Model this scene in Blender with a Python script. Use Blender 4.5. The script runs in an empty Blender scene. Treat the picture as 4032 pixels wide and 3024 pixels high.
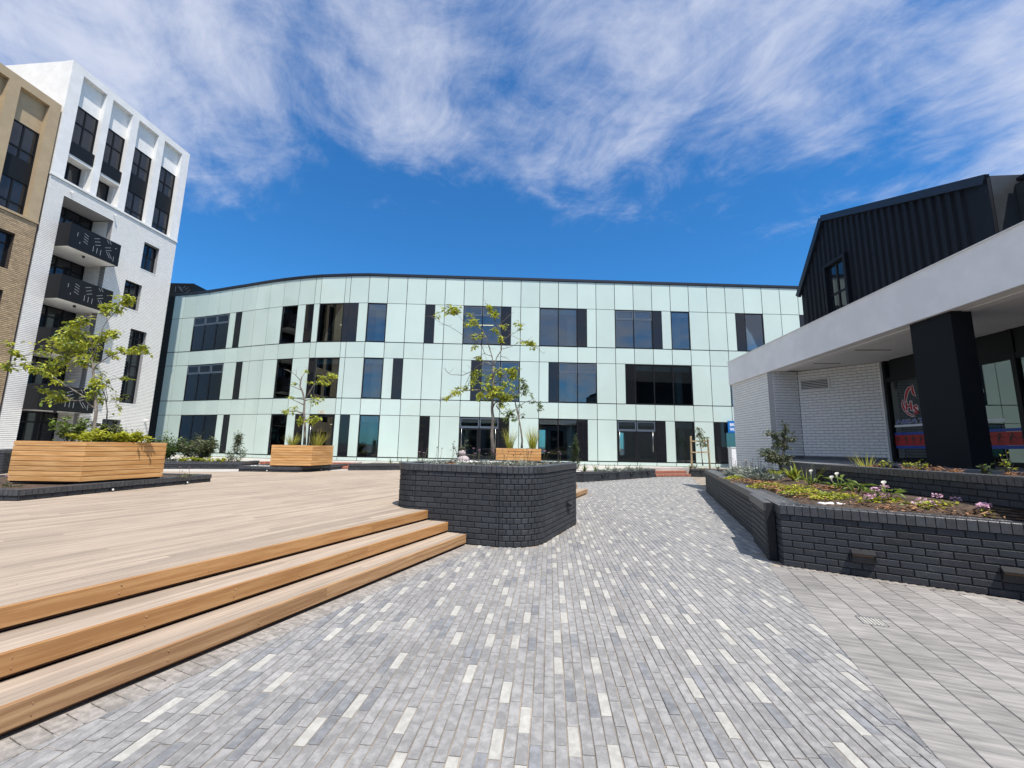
import bpy, math, random
from mathutils import Matrix, Vector
random.seed(7)
R = math.radians
S = bpy.context.scene
COL = S.collection

# ------------------------------------------------------------------ camera
PITCH, ROLL, EYE = R(8.562), 0.019, 1.5
cp, sp, cr, sr = math.cos(PITCH), math.sin(PITCH), math.cos(ROLL), math.sin(ROLL)
FWD = Vector((0, cp, sp)); U0 = Vector((0, -sp, cp)); X0 = Vector((1, 0, 0))
RGT = X0*cr + U0*sr; UPV = U0*cr - X0*sr
cam = bpy.data.cameras.new('camera'); camo = bpy.data.objects.new('camera', cam); COL.objects.link(camo)
cam.sensor_width = 36; cam.lens = 14.485; cam.clip_start = 0.05; cam.clip_end = 3000
M = Matrix.Identity(4)
for i in range(3):
    M[i][0], M[i][1], M[i][2] = RGT[i], UPV[i], -FWD[i]
M[0][3], M[1][3], M[2][3] = 0, 0, EYE
camo.matrix_world = M
S.camera = camo

# ------------------------------------------------------------------ light
SUN_AZ = Vector((0.50, -0.866)); SUN_EL = R(64)
sun = bpy.data.lights.new('sun', 'SUN'); suno = bpy.data.objects.new('sun', sun); COL.objects.link(suno)
sun.energy = 4.9; sun.angle = R(0.5); sun.color = (1.0, 0.945, 0.865)
sdir = Vector((SUN_AZ.x*math.cos(SUN_EL), SUN_AZ.y*math.cos(SUN_EL), math.sin(SUN_EL)))
suno.rotation_euler = sdir.to_track_quat('Z', 'Y').to_euler()
suno.location = sdir*60
S.view_settings.view_transform = 'Standard'; S.view_settings.look = 'None'
S.view_settings.exposure = 0.22; S.view_settings.gamma = 1.0
S.view_settings.use_curve_mapping = False

W = bpy.data.worlds.new('World'); S.world = W; W.use_nodes = True
nt = W.node_tree; N = nt.nodes; L = nt.links; N.clear()
def wn(t, **k):
    n = N.new(t)
    for a, b in k.items(): setattr(n, a, b)
    return n
def wmath(op, a, b=None, c=None, clamp=False):
    n = N.new('ShaderNodeMath'); n.operation = op; n.use_clamp = clamp
    for i, v in enumerate((a, b, c)):
        if v is None: continue
        if isinstance(v, (int, float)): n.inputs[i].default_value = v
        else: L.new(v, n.inputs[i])
    return n.outputs[0]
sky = wn('ShaderNodeTexSky', sky_type='NISHITA', sun_disc=False)
sky.sun_elevation = SUN_EL; sky.sun_rotation = math.atan2(SUN_AZ.x, SUN_AZ.y)
sky.altitude = 50; sky.air_density = 1.0; sky.dust_density = 0.25; sky.ozone_density = 3.0
tint = wn('ShaderNodeMix', data_type='RGBA', blend_type='MULTIPLY'); tint.inputs[0].default_value = 1.0
L.new(sky.outputs[0], tint.inputs[6]); tint.inputs[7].default_value = (0.32, 0.94, 1.40, 1)
tc = wn('ShaderNodeTexCoord'); sx = wn('ShaderNodeSeparateXYZ'); L.new(tc.outputs['Generated'], sx.inputs[0])
dz = wmath('ADD', wmath('MAXIMUM', sx.outputs[2], 0.0), 0.10)
px = wmath('DIVIDE', sx.outputs[0], dz); py = wmath('DIVIDE', sx.outputs[1], dz)
cb = wn('ShaderNodeCombineXYZ'); L.new(px, cb.inputs[0]); L.new(py, cb.inputs[1])
def wnoise(rot, scale, off, sc, det, rough, dist):
    r_ = wn('ShaderNodeMapping'); L.new(cb.outputs[0], r_.inputs[0]); r_.inputs['Rotation'].default_value = (0, 0, R(rot))
    m = wn('ShaderNodeMapping'); L.new(r_.outputs[0], m.inputs[0]); m.inputs['Scale'].default_value = scale; m.inputs['Location'].default_value = off
    n = wn('ShaderNodeTexNoise'); L.new(m.outputs[0], n.inputs[0])
    n.inputs['Scale'].default_value = sc; n.inputs['Detail'].default_value = det
    n.inputs['Roughness'].default_value = rough; n.inputs['Distortion'].default_value = dist
    return n.outputs[0]
big = wnoise(60, (0.9, 1.1, 1), (3.3, 1.9, 0), 1.5, 5, 0.55, 0.5)
mid = wnoise(20, (1.0, 1.15, 1), (0.7, 4.1, 0), 3.4, 12, 0.66, 0.55)
fine = wnoise(62, (0.9, 2.0, 1), (2.2, 0.4, 0), 8.0, 10, 0.68, 0.7)
mr = wn('ShaderNodeMapRange', interpolation_type='SMOOTHSTEP'); L.new(py, mr.inputs[0])
mr.inputs[1].default_value = 0.70; mr.inputs[2].default_value = 1.75; mr.inputs[3].default_value = 0.18; mr.inputs[4].default_value = -0.22
den = wmath('ADD', wmath('ADD', wmath('MULTIPLY', big, 0.75), wmath('MULTIPLY', mid, 0.54)), wmath('ADD', wmath('MULTIPLY', fine, 0.18), mr.outputs[0]))
mk = wn('ShaderNodeMapRange', interpolation_type='SMOOTHSTEP'); L.new(den, mk.inputs[0])
mk.inputs[1].default_value = 0.66; mk.inputs[2].default_value = 1.10; mk.inputs[3].default_value = 0.0; mk.inputs[4].default_value = 0.84
hz = wn('ShaderNodeMapRange'); L.new(sx.outputs[2], hz.inputs[0])
hz.inputs[1].default_value = 0.0; hz.inputs[2].default_value = 0.12; hz.inputs[3].default_value = 0; hz.inputs[4].default_value = 1
mask = wmath('MULTIPLY', mk.outputs[0], hz.outputs[0], clamp=True)
mix = wn('ShaderNodeMix', data_type='RGBA'); L.new(mask, mix.inputs[0]); L.new(tint.outputs[2], mix.inputs[6])
mix.inputs[7].default_value = (5.9, 6.2, 7.2, 1)
bg = wn('ShaderNodeBackground'); L.new(mix.outputs[2], bg.inputs[0]); bg.inputs[1].default_value = 0.11
wo = wn('ShaderNodeOutputWorld'); L.new(bg.outputs[0], wo.inputs[0])

# ------------------------------------------------------------------ materials
MATS = {}
def newmat(name):
    m = bpy.data.materials.new(name); m.use_nodes = True; MATS[name] = m
    t = m.node_tree; return m, t, t.nodes, t.links, t.nodes['Principled BSDF']
def pbr(name, col, rough=0.6, var=0.15, pv=0.0, scale=8.0, stretch=(1, 1, 1), bump=0.0, bscale=40.0, spec=0.5, metallic=0.0, coat=0.0, col2=None, detail=5.0, trans=0.0, c2pos=(0.42, 0.62), blot=0.0, bl_scale=0.7):
    """base colour with a noise, a per-piece shift (object + island random) and a fine bump"""
    m, t, n, l, b = newmat(name)
    tc = n.new('ShaderNodeTexCoord'); oi = n.new('ShaderNodeObjectInfo'); ge = n.new('ShaderNodeNewGeometry')
    ad = n.new('ShaderNodeMath'); ad.operation = 'ADD'; l.new(oi.outputs['Random'], ad.inputs[0]); l.new(ge.outputs['Random Per Island'], ad.inputs[1])
    fr = n.new('ShaderNodeMath'); fr.operation = 'FRACT'; l.new(ad.outputs[0], fr.inputs[0])
    off = n.new('ShaderNodeMath'); off.operation = 'MULTIPLY'; l.new(fr.outputs[0], off.inputs[0]); off.inputs[1].default_value = 37.0 if pv else 0.0
    va = n.new('ShaderNodeVectorMath'); va.operation = 'ADD'; l.new(tc.outputs['Object'], va.inputs[0]); l.new(off.outputs[0], va.inputs[1])
    mp = n.new('ShaderNodeMapping'); mp.inputs['Scale'].default_value = stretch; l.new(va.outputs[0], mp.inputs[0])
    nz = n.new('ShaderNodeTexNoise'); nz.inputs['Scale'].default_value = scale; nz.inputs['Detail'].default_value = detail; nz.inputs['Roughness'].default_value = 0.6
    l.new(mp.outputs[0], nz.inputs[0])
    if col2 is None: col2 = tuple(c*(1-var) for c in col); c1 = tuple(min(1, c*(1+var*0.6)) for c in col)
    else: c1 = col
    rp = n.new('ShaderNodeValToRGB'); rp.color_ramp.elements[0].position = c2pos[0]; rp.color_ramp.elements[1].position = c2pos[1]
    rp.color_ramp.elements[0].color = (*col2, 1); rp.color_ramp.elements[1].color = (*c1, 1); l.new(nz.outputs[0], rp.inputs[0])
    hs = n.new('ShaderNodeHueSaturation'); l.new(rp.outputs[0], hs.inputs['Color'])
    mrn = n.new('ShaderNodeMapRange'); l.new(fr.outputs[0], mrn.inputs[0]); mrn.inputs[3].default_value = 1-pv; mrn.inputs[4].default_value = 1+pv
    vv = mrn.outputs[0]
    if blot:
        gp = n.new('ShaderNodeNewGeometry'); bn = n.new('ShaderNodeTexNoise'); bn.inputs['Scale'].default_value = bl_scale; bn.inputs['Detail'].default_value = 7; bn.inputs['Roughness'].default_value = 0.65
        l.new(gp.outputs['Position'], bn.inputs[0]); br_ = n.new('ShaderNodeMapRange'); l.new(bn.outputs[0], br_.inputs[0])
        br_.inputs[1].default_value = 0.3; br_.inputs[2].default_value = 0.7; br_.inputs[3].default_value = 1-blot; br_.inputs[4].default_value = 1+blot
        mu = n.new('ShaderNodeMath'); mu.operation = 'MULTIPLY'; l.new(vv, mu.inputs[0]); l.new(br_.outputs[0], mu.inputs[1]); vv = mu.outputs[0]
    l.new(vv, hs.inputs['Value']); l.new(hs.outputs[0], b.inputs['Base Color'])
    b.inputs['Roughness'].default_value = rough; b.inputs['Specular IOR Level'].default_value = spec
    b.inputs['Metallic'].default_value = metallic; b.inputs['Coat Weight'].default_value = coat; b.inputs['Coat Roughness'].default_value = 0.05
    if bump:
        n2 = n.new('ShaderNodeTexNoise'); n2.inputs['Scale'].default_value = bscale; n2.inputs['Detail'].default_value = 4; l.new(mp.outputs[0], n2.inputs[0])
        bp = n.new('ShaderNodeBump'); bp.inputs['Strength'].default_value = bump; bp.inputs['Distance'].default_value = 0.01
        l.new(n2.outputs[0], bp.inputs['Height']); l.new(bp.outputs[0], b.inputs['Normal'])
    if trans:
        tr = n.new('ShaderNodeBsdfTranslucent'); l.new(hs.outputs[0], tr.inputs[0]); mx = n.new('ShaderNodeMixShader'); mx.inputs[0].default_value = trans
        l.new(b.outputs[0], mx.inputs[1]); l.new(tr.outputs[0], mx.inputs[2]); l.new(mx.outputs[0], n['Material Output'].inputs[0])
    return m
def glassmat(name, tintc, ior=1.6, gl=(1, 1, 1), base=0.04, wave=0.0):
    m, t, n, l, b = newmat(name); n.remove(b)
    tr = n.new('ShaderNodeBsdfTransparent'); tr.inputs[0].default_value = (*tintc, 1)
    g = n.new('ShaderNodeBsdfGlossy'); g.inputs['Roughness'].default_value = 0.0; g.inputs[0].default_value = (*gl, 1)
    fr = n.new('ShaderNodeFresnel'); fr.inputs[0].default_value = ior
    ad = n.new('ShaderNodeMath'); ad.operation = 'ADD'; ad.use_clamp = True; l.new(fr.outputs[0], ad.inputs[0]); ad.inputs[1].default_value = base
    mx = n.new('ShaderNodeMixShader'); l.new(ad.outputs[0], mx.inputs[0]); l.new(tr.outputs[0], mx.inputs[1]); l.new(g.outputs[0], mx.inputs[2])
    if wave:
        tc = n.new('ShaderNodeTexCoord'); nz = n.new('ShaderNodeTexNoise'); nz.inputs['Scale'].default_value = 0.9; nz.inputs['Detail'].default_value = 1
        l.new(tc.outputs['Object'], nz.inputs[0]); bp = n.new('ShaderNodeBump'); bp.inputs['Strength'].default_value = wave; bp.inputs['Distance'].default_value = 0.01
        l.new(nz.outputs[0], bp.inputs['Height']); l.new(bp.outputs[0], g.inputs['Normal'])
    l.new(mx.outputs[0], n['Material Output'].inputs[0]); return m

pbr('paver_grey', (0.293, 0.287, 0.279), 0.8, 0.20, 0.07, 16, bump=0.35, bscale=80, blot=0.10)
pbr('paver_mid', (0.276, 0.271, 0.265), 0.8, 0.20, 0.07, 16, bump=0.35, bscale=80, blot=0.10)
pbr('paver_dark', (0.222, 0.225, 0.233), 0.75, 0.20, 0.09, 16, bump=0.35, bscale=80, blot=0.10)
pbr('paver_white', (0.43, 0.418, 0.38), 0.8, 0.12, 0.06, 20, bump=0.25, bscale=120, blot=0.06)
pbr('paver_sand', (0.30, 0.276, 0.25), 0.85, 0.25, 0.10, 18, bump=0.5, bscale=80, blot=0.12)
pbr('joint_sand', (0.30, 0.255, 0.205), 0.95, 0.3, 0, 3, bump=0.3, bscale=80)
pbr('plank_stone', (0.35, 0.33, 0.308), 0.85, 0.3, 0.10, 2.0, (13, 1.3, 1), bump=0.8, bscale=3.0, col2=(0.19, 0.181, 0.174), detail=9, c2pos=(0.36, 0.66), blot=0.16)
pbr('deck_wood', (0.42, 0.338, 0.258), 0.8, 0.2, 0.15, 3.0, (0.35, 16, 16), bump=0.25, bscale=6, col2=(0.275, 0.22, 0.175), detail=8, c2pos=(0.34, 0.62), blot=0.10, bl_scale=1.3)
pbr('skirt_shade_wood', (0.13, 0.05, 0.018), 0.6, 0.2, 0, 3, (0.7, 12, 12))  # brown skirting; its dark tone also stands for shade under the upper risers
pbr('riser_wood', (0.46, 0.255, 0.105), 0.42, 0.2, 0.12, 2.6, (0.7, 12, 12), bump=0.08, bscale=6, col2=(0.35, 0.172, 0.062), detail=7, coat=0.15)
pbr('riser_pale', (0.46, 0.285, 0.145), 0.6, 0.2, 0.10, 2.2, (0.6, 16, 16), bump=0.15, bscale=6, col2=(0.29, 0.155, 0.07), detail=7)
pbr('planter_wood', (0.68, 0.40, 0.165), 0.5, 0.2, 0.10, 2.6, (0.7, 9, 9), bump=0.08, bscale=6, col2=(0.52, 0.26, 0.085), detail=7)
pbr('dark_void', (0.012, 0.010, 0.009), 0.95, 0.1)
pbr('black_brick', (0.070, 0.072, 0.076), 0.62, 0.25, 0.18, 9, bump=0.45, bscale=60, spec=0.3, col2=(0.037, 0.041, 0.048), detail=8, c2pos=(0.56, 0.80), blot=0.2, bl_scale=1.6)
pbr('black_mortar', (0.014, 0.015, 0.018), 0.8, 0.2, 0, 20)
pbr('coping_brick', (0.052, 0.055, 0.062), 0.42, 0.25, 0.10, 14, bump=0.2, bscale=70, spec=0.75)
pbr('white_brick', (0.87, 0.85, 0.815), 0.75, 0.06, 0.03, 12, bump=0.3, bscale=60)
pbr('white_mortar', (0.30, 0.30, 0.31), 0.9, 0.1, 0, 20)
pbr('white_plaster', (0.82, 0.81, 0.785), 0.85, 0.05, 0, 2.0, bump=0.12, bscale=120)
pbr('fascia_plaster', (0.90, 0.88, 0.855), 0.85, 0.05, 0, 1.2, bump=0.12, bscale=120, blot=0.03, bl_scale=0.9)
pbr('soffit_paint', (0.84, 0.82, 0.78), 0.85, 0.06, 0, 1.0)
pbr('tan_brick', (0.46, 0.34, 0.21), 0.85, 0.2, 0.16, 10, bump=0.3, bscale=60)
pbr('tan_mortar', (0.055, 0.04, 0.032), 0.95, 0.2, 0, 20)
pbr('tan_plaster', (0.45, 0.34, 0.21), 0.85, 0.06, 0, 2.0, bump=0.12, bscale=120)
pbr('concrete', (0.47, 0.46, 0.44), 0.9, 0.15, 0, 1.5, bump=0.2, bscale=50)
pbr('pale_concrete', (0.47, 0.45, 0.41), 0.9, 0.12, 0, 2.0, bump=0.15, bscale=50)
pbr('grey_slab', (0.16, 0.165, 0.17), 0.85, 0.12, 0, 2.0, bump=0.15, bscale=50)
pbr('asphalt', (0.09, 0.09, 0.09), 0.95, 0.2, 0, 2.0)
pbr('mint_panel', (0.575, 0.685, 0.628), 0.035, 0.02, 0.035, 0.6, spec=0.55, blot=0.03, bl_scale=0.4)
pbr('backing', (0.035, 0.037, 0.04), 0.8, 0.1)
pbr('dark_panel', (0.012, 0.013, 0.016), 0.04, 0.05, spec=0.5)
pbr('coping_metal', (0.010, 0.013, 0.022), 0.4, 0.05, spec=0.5)
pbr('frame_black', (0.008, 0.009, 0.011), 0.5, 0.05, spec=0.25)
pbr('slot_light', (0.34, 0.36, 0.38), 0.6, 0.05)  # pale tone for the light showing through the balcony screens
pbr('frame_steel', (0.10, 0.13, 0.17), 0.4, 0.05, spec=0.5)
pbr('steel', (0.62, 0.62, 0.60), 0.3, 0.05, metallic=1.0)
pbr('column_paint', (0.008, 0.010, 0.013), 0.7, 0.06, 0, 3, bump=0.08, bscale=90, spec=0.2)
pbr('clad_metal', (0.008, 0.0100, 0.0150), 0.55, 0.08, 0.05, 2.0, spec=0.2)
pbr('pale_clad_metal', (0.026, 0.032, 0.038), 0.45, 0.2, 0, 3.0, spec=0.5)  # paler cladding; on the gable's near face the tone stands for sunlight
pbr('louvre', (0.020, 0.022, 0.022), 0.5, 0.08)
pbr('inner_wall', (0.42, 0.46, 0.46), 0.9, 0.1)
pbr('inner_floor', (0.30, 0.30, 0.30), 0.7, 0.1)
pbr('inner_dark', (0.05, 0.06, 0.065), 0.9, 0.1)
pbr('inner_white', (0.72, 0.74, 0.74), 0.8, 0.04)
pbr('blind', (0.72, 0.76, 0.76), 0.9, 0.03)
glassmat('office_glass', (0.60, 0.69, 0.70), 1.75, (0.92, 0.95, 0.97), 0.06, 0.05)
glassmat('shop_glass', (0.22, 0.26, 0.28), 1.75, (0.85, 0.95, 0.92), 0.07)
pbr('dark_glass', (0.010, 0.013, 0.018), 0.03, 0.05, spec=0.75)
pbr('red_brick', (0.40, 0.155, 0.10), 0.85, 0.25, 0.18, 10, bump=0.3, bscale=60)
pbr('red_mortar', (0.42, 0.33, 0.28), 0.95, 0.15, 0, 20)
pbr('soil', (0.085, 0.055, 0.036), 0.95, 0.5, 0, 14, bump=1.0, bscale=30)
pbr('mulch', (0.36, 0.185, 0.085), 0.9, 0.3, 0.35, 10)
pbr('dry_leaf', (0.45, 0.24, 0.12), 0.85, 0.25, 0.3, 10, trans=0.2)
pbr('bark', (0.215, 0.185, 0.155), 0.85, 0.35, 0, 16, (1, 1, 0.3), bump=0.6, bscale=40)
pbr('bark_dark', (0.10, 0.085, 0.075), 0.85, 0.35, 0, 16, (1, 1, 0.3), bump=0.5, bscale=40)
pbr('leaf_lime', (0.52, 0.55, 0.06), 0.5, 0.15, 0.35, 3, trans=0.42)
pbr('leaf_green', (0.17, 0.25, 0.04), 0.5, 0.2, 0.35, 3, trans=0.3)
pbr('leaf_dark', (0.060, 0.105, 0.030), 0.5, 0.2, 0.35, 3, trans=0.25)
pbr('leaf_grey', (0.165, 0.185, 0.105), 0.6, 0.2, 0.35, 3, trans=0.2)
pbr('leaf_olive', (0.155, 0.165, 0.075), 0.55, 0.2, 0.35, 3, trans=0.25)
pbr('leaf_silver', (0.36, 0.39, 0.33), 0.8, 0.15, 0.25, 3, trans=0.15)
pbr('leaf_yellow', (0.46, 0.47, 0.04), 0.5, 0.15, 0.3, 3, trans=0.35)
pbr('blade_gold', (0.32, 0.30, 0.06), 0.5, 0.2, 0.4, 3, trans=0.3)
pbr('blade_rust', (0.30, 0.21, 0.06), 0.5, 0.2, 0.4, 3, trans=0.3)
pbr('petal_pink', (0.84, 0.56, 0.70), 0.6, 0.15, 0.15, 8, trans=0.3)
pbr('petal_white', (0.86, 0.84, 0.74), 0.5, 0.05, 0.05, 8, trans=0.3)
pbr('petal_orange', (0.80, 0.22, 0.05), 0.5, 0.1, 0.1, 8, trans=0.3)
pbr('flower_eye', (0.10, 0.03, 0.05), 0.8, 0.1)
pbr('pebble', (0.76, 0.74, 0.70), 0.75, 0.1, 0.12, 12)
pbr('stone_pink', (0.50, 0.43, 0.43), 0.85, 0.2, 0.1, 14, bump=0.4, bscale=50)
pbr('stake_wood', (0.42, 0.31, 0.17), 0.75, 0.2, 0.2, 3, (12, 12, 0.5))
pbr('fixture', (0.022, 0.022, 0.025), 0.4, 0.1, spec=0.5)
pbr('fixture_lens', (0.16, 0.08, 0.025), 0.35, 0.1)
pbr('lens_white', (0.85, 0.85, 0.80), 0.3, 0.02)
pbr('sign_blue', (0.010, 0.16, 0.50), 0.4, 0.02)
pbr('sign_white', (0.85, 0.86, 0.88), 0.5, 0.02)
pbr('sign_cream', (0.78, 0.74, 0.60), 0.6, 0.02)
pbr('vinyl_red', (0.42, 0.016, 0.018), 0.5, 0.05)
pbr('vinyl_blue', (0.015, 0.055, 0.36), 0.5, 0.05)
pbr('vinyl_white', (0.72, 0.74, 0.78), 0.5, 0.03)
pbr('vinyl_dark', (0.05, 0.012, 0.014), 0.5, 0.05)
mm, tt_, nn_, ll_, bb_ = newmat('lamp_glow'); bb_.inputs['Emission Color'].default_value = (1.0, 0.72, 0.38, 1); bb_.inputs['Emission Strength'].default_value = 2.5
pbr('ink', (0.25, 0.23, 0.18), 0.6, 0.02)

# ------------------------------------------------------------------ mesh helpers
class MB:
    def __init__(s): s.v = []; s.f = []; s.m = []
    def face(s, pts, mi=0):
        b = len(s.v); s.v += [tuple(p) for p in pts]; s.f.append(tuple(range(b, b+len(pts)))); s.m.append(mi)
    def box(s, x0, x1, y0, y1, z0, z1, mi=0, open_=''):
        b = len(s.v)
        s.v += [(x0,y0,z0),(x1,y0,z0),(x1,y1,z0),(x0,y1,z0),(x0,y0,z1),(x1,y0,z1),(x1,y1,z1),(x0,y1,z1)]
        for k, q in (('b',(0,3,2,1)),('t',(4,5,6,7)),('f',(0,1,5,4)),('r',(1,2,6,5)),('k',(2,3,7,6)),('l',(3,0,4,7))):
            if k in open_: continue
            s.f.append(tuple(b+i for i in q)); s.m.append(mi)
    def rbox(s, c, d, rz, mi=0):
        ca, sa = math.cos(rz), math.sin(rz); b = len(s.v)
        for z in (-.5,.5):
            for x, y in ((-.5,-.5),(.5,-.5),(.5,.5),(-.5,.5)):
                X, Y = x*d[0], y*d[1]; s.v.append((c[0]+X*ca-Y*sa, c[1]+X*sa+Y*ca, c[2]+z*d[2]))
        for q in ((0,3,2,1),(4,5,6,7),(0,1,5,4),(1,2,6,5),(2,3,7,6),(3,0,4,7)):
            s.f.append(tuple(b+i for i in q)); s.m.append(mi)
    def prism(s, poly, z0, z1, mi=0, bottom=False):
        n = len(poly); b = len(s.v)
        a = sum(poly[i][0]*poly[(i+1)%n][1]-poly[(i+1)%n][0]*poly[i][1] for i in range(n))
        if a < 0: poly = poly[::-1]
        zz = (lambda z, p: z(p) if callable(z) else z)
        s.v += [(p[0],p[1],zz(z0,p)) for p in poly] + [(p[0],p[1],zz(z1,p)) for p in poly]
        s.f.append(tuple(b+n+i for i in range(n))); s.m.append(mi)
        if bottom: s.f.append(tuple(b+n-1-i for i in range(n))); s.m.append(mi)
        for i in range(n):
            j = (i+1) % n; s.f.append((b+i,b+j,b+n+j,b+n+i)); s.m.append(mi)
    def bar(s, p, q, w, h, mi=0, up=(0,0,1)):
        p, q = Vector(p), Vector(q); d = (q-p).normalized(); u = Vector(up)
        r = d.cross(u)
        if r.length < 1e-4: r = d.cross(Vector((1,0,0)))
        r.normalize(); u = r.cross(d); b = len(s.v)
        for e in (p, q):
            for x, y in ((-.5,-.5),(.5,-.5),(.5,.5),(-.5,.5)): s.v.append(tuple(e + r*x*w + u*y*h))
        for f in ((0,1,2,3),(7,6,5,4),(0,4,5,1),(1,5,6,2),(2,6,7,3),(3,7,4,0)): s.f.append(tuple(b+i for i in f)); s.m.append(mi)
    def tube(s, pts, rad, n=6, mi=0, cap=True):
        pts = [Vector(p) for p in pts]; b0 = len(s.v); k = len(pts)
        for i, p in enumerate(pts):
            d = (pts[min(i+1,k-1)]-pts[max(i-1,0)]).normalized()
            r = d.cross(Vector((0.31,0.95,0.05)))
            if r.length < 0.05: r = d.cross(Vector((1,0,0)))
            r.normalize(); u = d.cross(r); rr = rad[i] if isinstance(rad, (list, tuple)) else rad
            for j in range(n):
                a = 2*math.pi*j/n; s.v.append(tuple(p + r*math.cos(a)*rr + u*math.sin(a)*rr))
        for i in range(k-1):
            for j in range(n):
                j2 = (j+1) % n; a = b0+i*n; c = a+n
                s.f.append((a+j,a+j2,c+j2,c+j)); s.m.append(mi)
        if cap: s.f.append(tuple(b0+(k-1)*n+j for j in range(n))); s.m.append(mi); s.f.append(tuple(b0+n-1-j for j in range(n))); s.m.append(mi)
    def leaf(s, p, d, L_, W_, nrm=None, bend=0.25, mi=0):
        p = Vector(p); d = Vector(d).normalized(); n_ = Vector(nrm) if nrm is not None else Vector((random.uniform(-.7,.7),random.uniform(-.7,.7),1))
        r = d.cross(n_)
        if r.length < 1e-3: r = Vector((1,0,0))
        r.normalize(); u = r.cross(d); b = len(s.v)
        m = p + d*L_*0.45
        s.v += [tuple(p), tuple(m + r*W_*.5 + u*W_*.12), tuple(p + d*L_ - u*L_*bend*.5), tuple(m - r*W_*.5 + u*W_*.12)]
        s.f.append((b,b+1,b+2,b+3)); s.m.append(mi)
    def blade(s, p, d, L_, W_, droop, seg=4, mi=0):
        p = Vector(p); d = Vector(d).normalized(); side = d.cross(Vector((0,0,1)))
        if side.length < 0.05: a = random.uniform(0,6.28); side = Vector((math.cos(a),math.sin(a),0))
        side.normalize(); b = len(s.v); out = Vector((d.x,d.y,0))
        if out.length < 0.01: out = Vector((side.y,-side.x,0))
        out.normalize()
        for i in range(seg+1):
            t = i/seg; c = p + d*L_*t + (out*0.5 - Vector((0,0,1)))*droop*L_*t*t; w = W_*(1-t**1.6)*(0.6+0.8*min(t*3,0.5)) + 0.001
            s.v += [tuple(c-side*w*.5), tuple(c+side*w*.5)]
        for i in range(seg): s.f.append((b+2*i,b+2*i+1,b+2*i+3,b+2*i+2)); s.m.append(mi)
    def ball(s, c, r, mi=0, nu=8, nv=5, jit=0.0):
        b = len(s.v); c = Vector(c); r = Vector(r) if not isinstance(r, (int, float)) else Vector((r,r,r))
        s.v.append((c.x,c.y,c.z-r.z))
        for i in range(1, nv):
            ph = -math.pi/2 + math.pi*i/nv
            for j in range(nu):
                a = 2*math.pi*j/nu; k = 1+random.uniform(-jit,jit)
                s.v.append((c.x+r.x*math.cos(ph)*math.cos(a)*k, c.y+r.y*math.cos(ph)*math.sin(a)*k, c.z+r.z*math.sin(ph)*k))
        s.v.append((c.x,c.y,c.z+r.z)); top = len(s.v)-1
        for j in range(nu): s.f.append((b, b+1+(j+1)%nu, b+1+j)); s.m.append(mi)
        for i in range(nv-2):
            for j in range(nu):
                a = b+1+i*nu; s.f.append((a+j,a+(j+1)%nu,a+nu+(j+1)%nu,a+nu+j)); s.m.append(mi)
        a = b+1+(nv-2)*nu
        for j in range(nu): s.f.append((a+j,a+(j+1)%nu,top)); s.m.append(mi)
    def mesh(s, name, mats, smooth=False):
        me = bpy.data.meshes.new(name); me.from_pydata(s.v, [], s.f)
        for m in (mats if isinstance(mats, (list, tuple)) else [mats]): me.materials.append(MATS[m])
        me.polygons.foreach_set('material_index', s.m)
        if smooth: me.polygons.foreach_set('use_smooth', [True]*len(s.f))
        me.update(); return me
    def build(s, name, mats, parent=None, loc=(0,0,0), rz=0, smooth=False):
        o = bpy.data.objects.new(name, s.mesh(name, mats, smooth)); COL.objects.link(o)
        o.location = loc; o.rotation_euler = (0,0,rz)
        if parent is not None: o.parent = parent
        return o
def tag(o, label=None, cat=None, group=None, kind=None):
    for k, v in (('label',label),('category',cat),('group',group),('kind',kind)):
        if v: o[k] = v
    return o
def thing(name, label, cat, loc=(0,0,0), rz=0, group=None):
    o = bpy.data.objects.new(name, None); COL.objects.link(o); o.location = loc; o.rotation_euler = (0,0,rz); o.empty_display_size = 0.2
    return tag(o, label, cat, group)
def struct(o): o['kind'] = 'structure'; return o
def inst(name, me, parent, loc, rz=0, scale=None):
    o = bpy.data.objects.new(name, me); COL.objects.link(o); o.parent = parent; o.location = loc; o.rotation_euler = (0,0,rz)
    if scale: o.scale = scale
    return o
def quickbox(name, mat, parent, x0, x1, y0, y1, z0, z1):
    m = MB(); m.box(x0,x1,y0,y1,z0,z1); return m.build(name, mat, parent)
BR = {}
def piece_mesh(l, d, h, face, mat, ch):
    k = (round(l,3), round(d,3), round(h,3), face, mat)
    if k in BR: return BR[k]
    m = MB(); piece_into(m, 0, 0, 0, 0, l, d, h, face, ch, 0)
    BR[k] = m.mesh('piece', mat); return BR[k]
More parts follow.
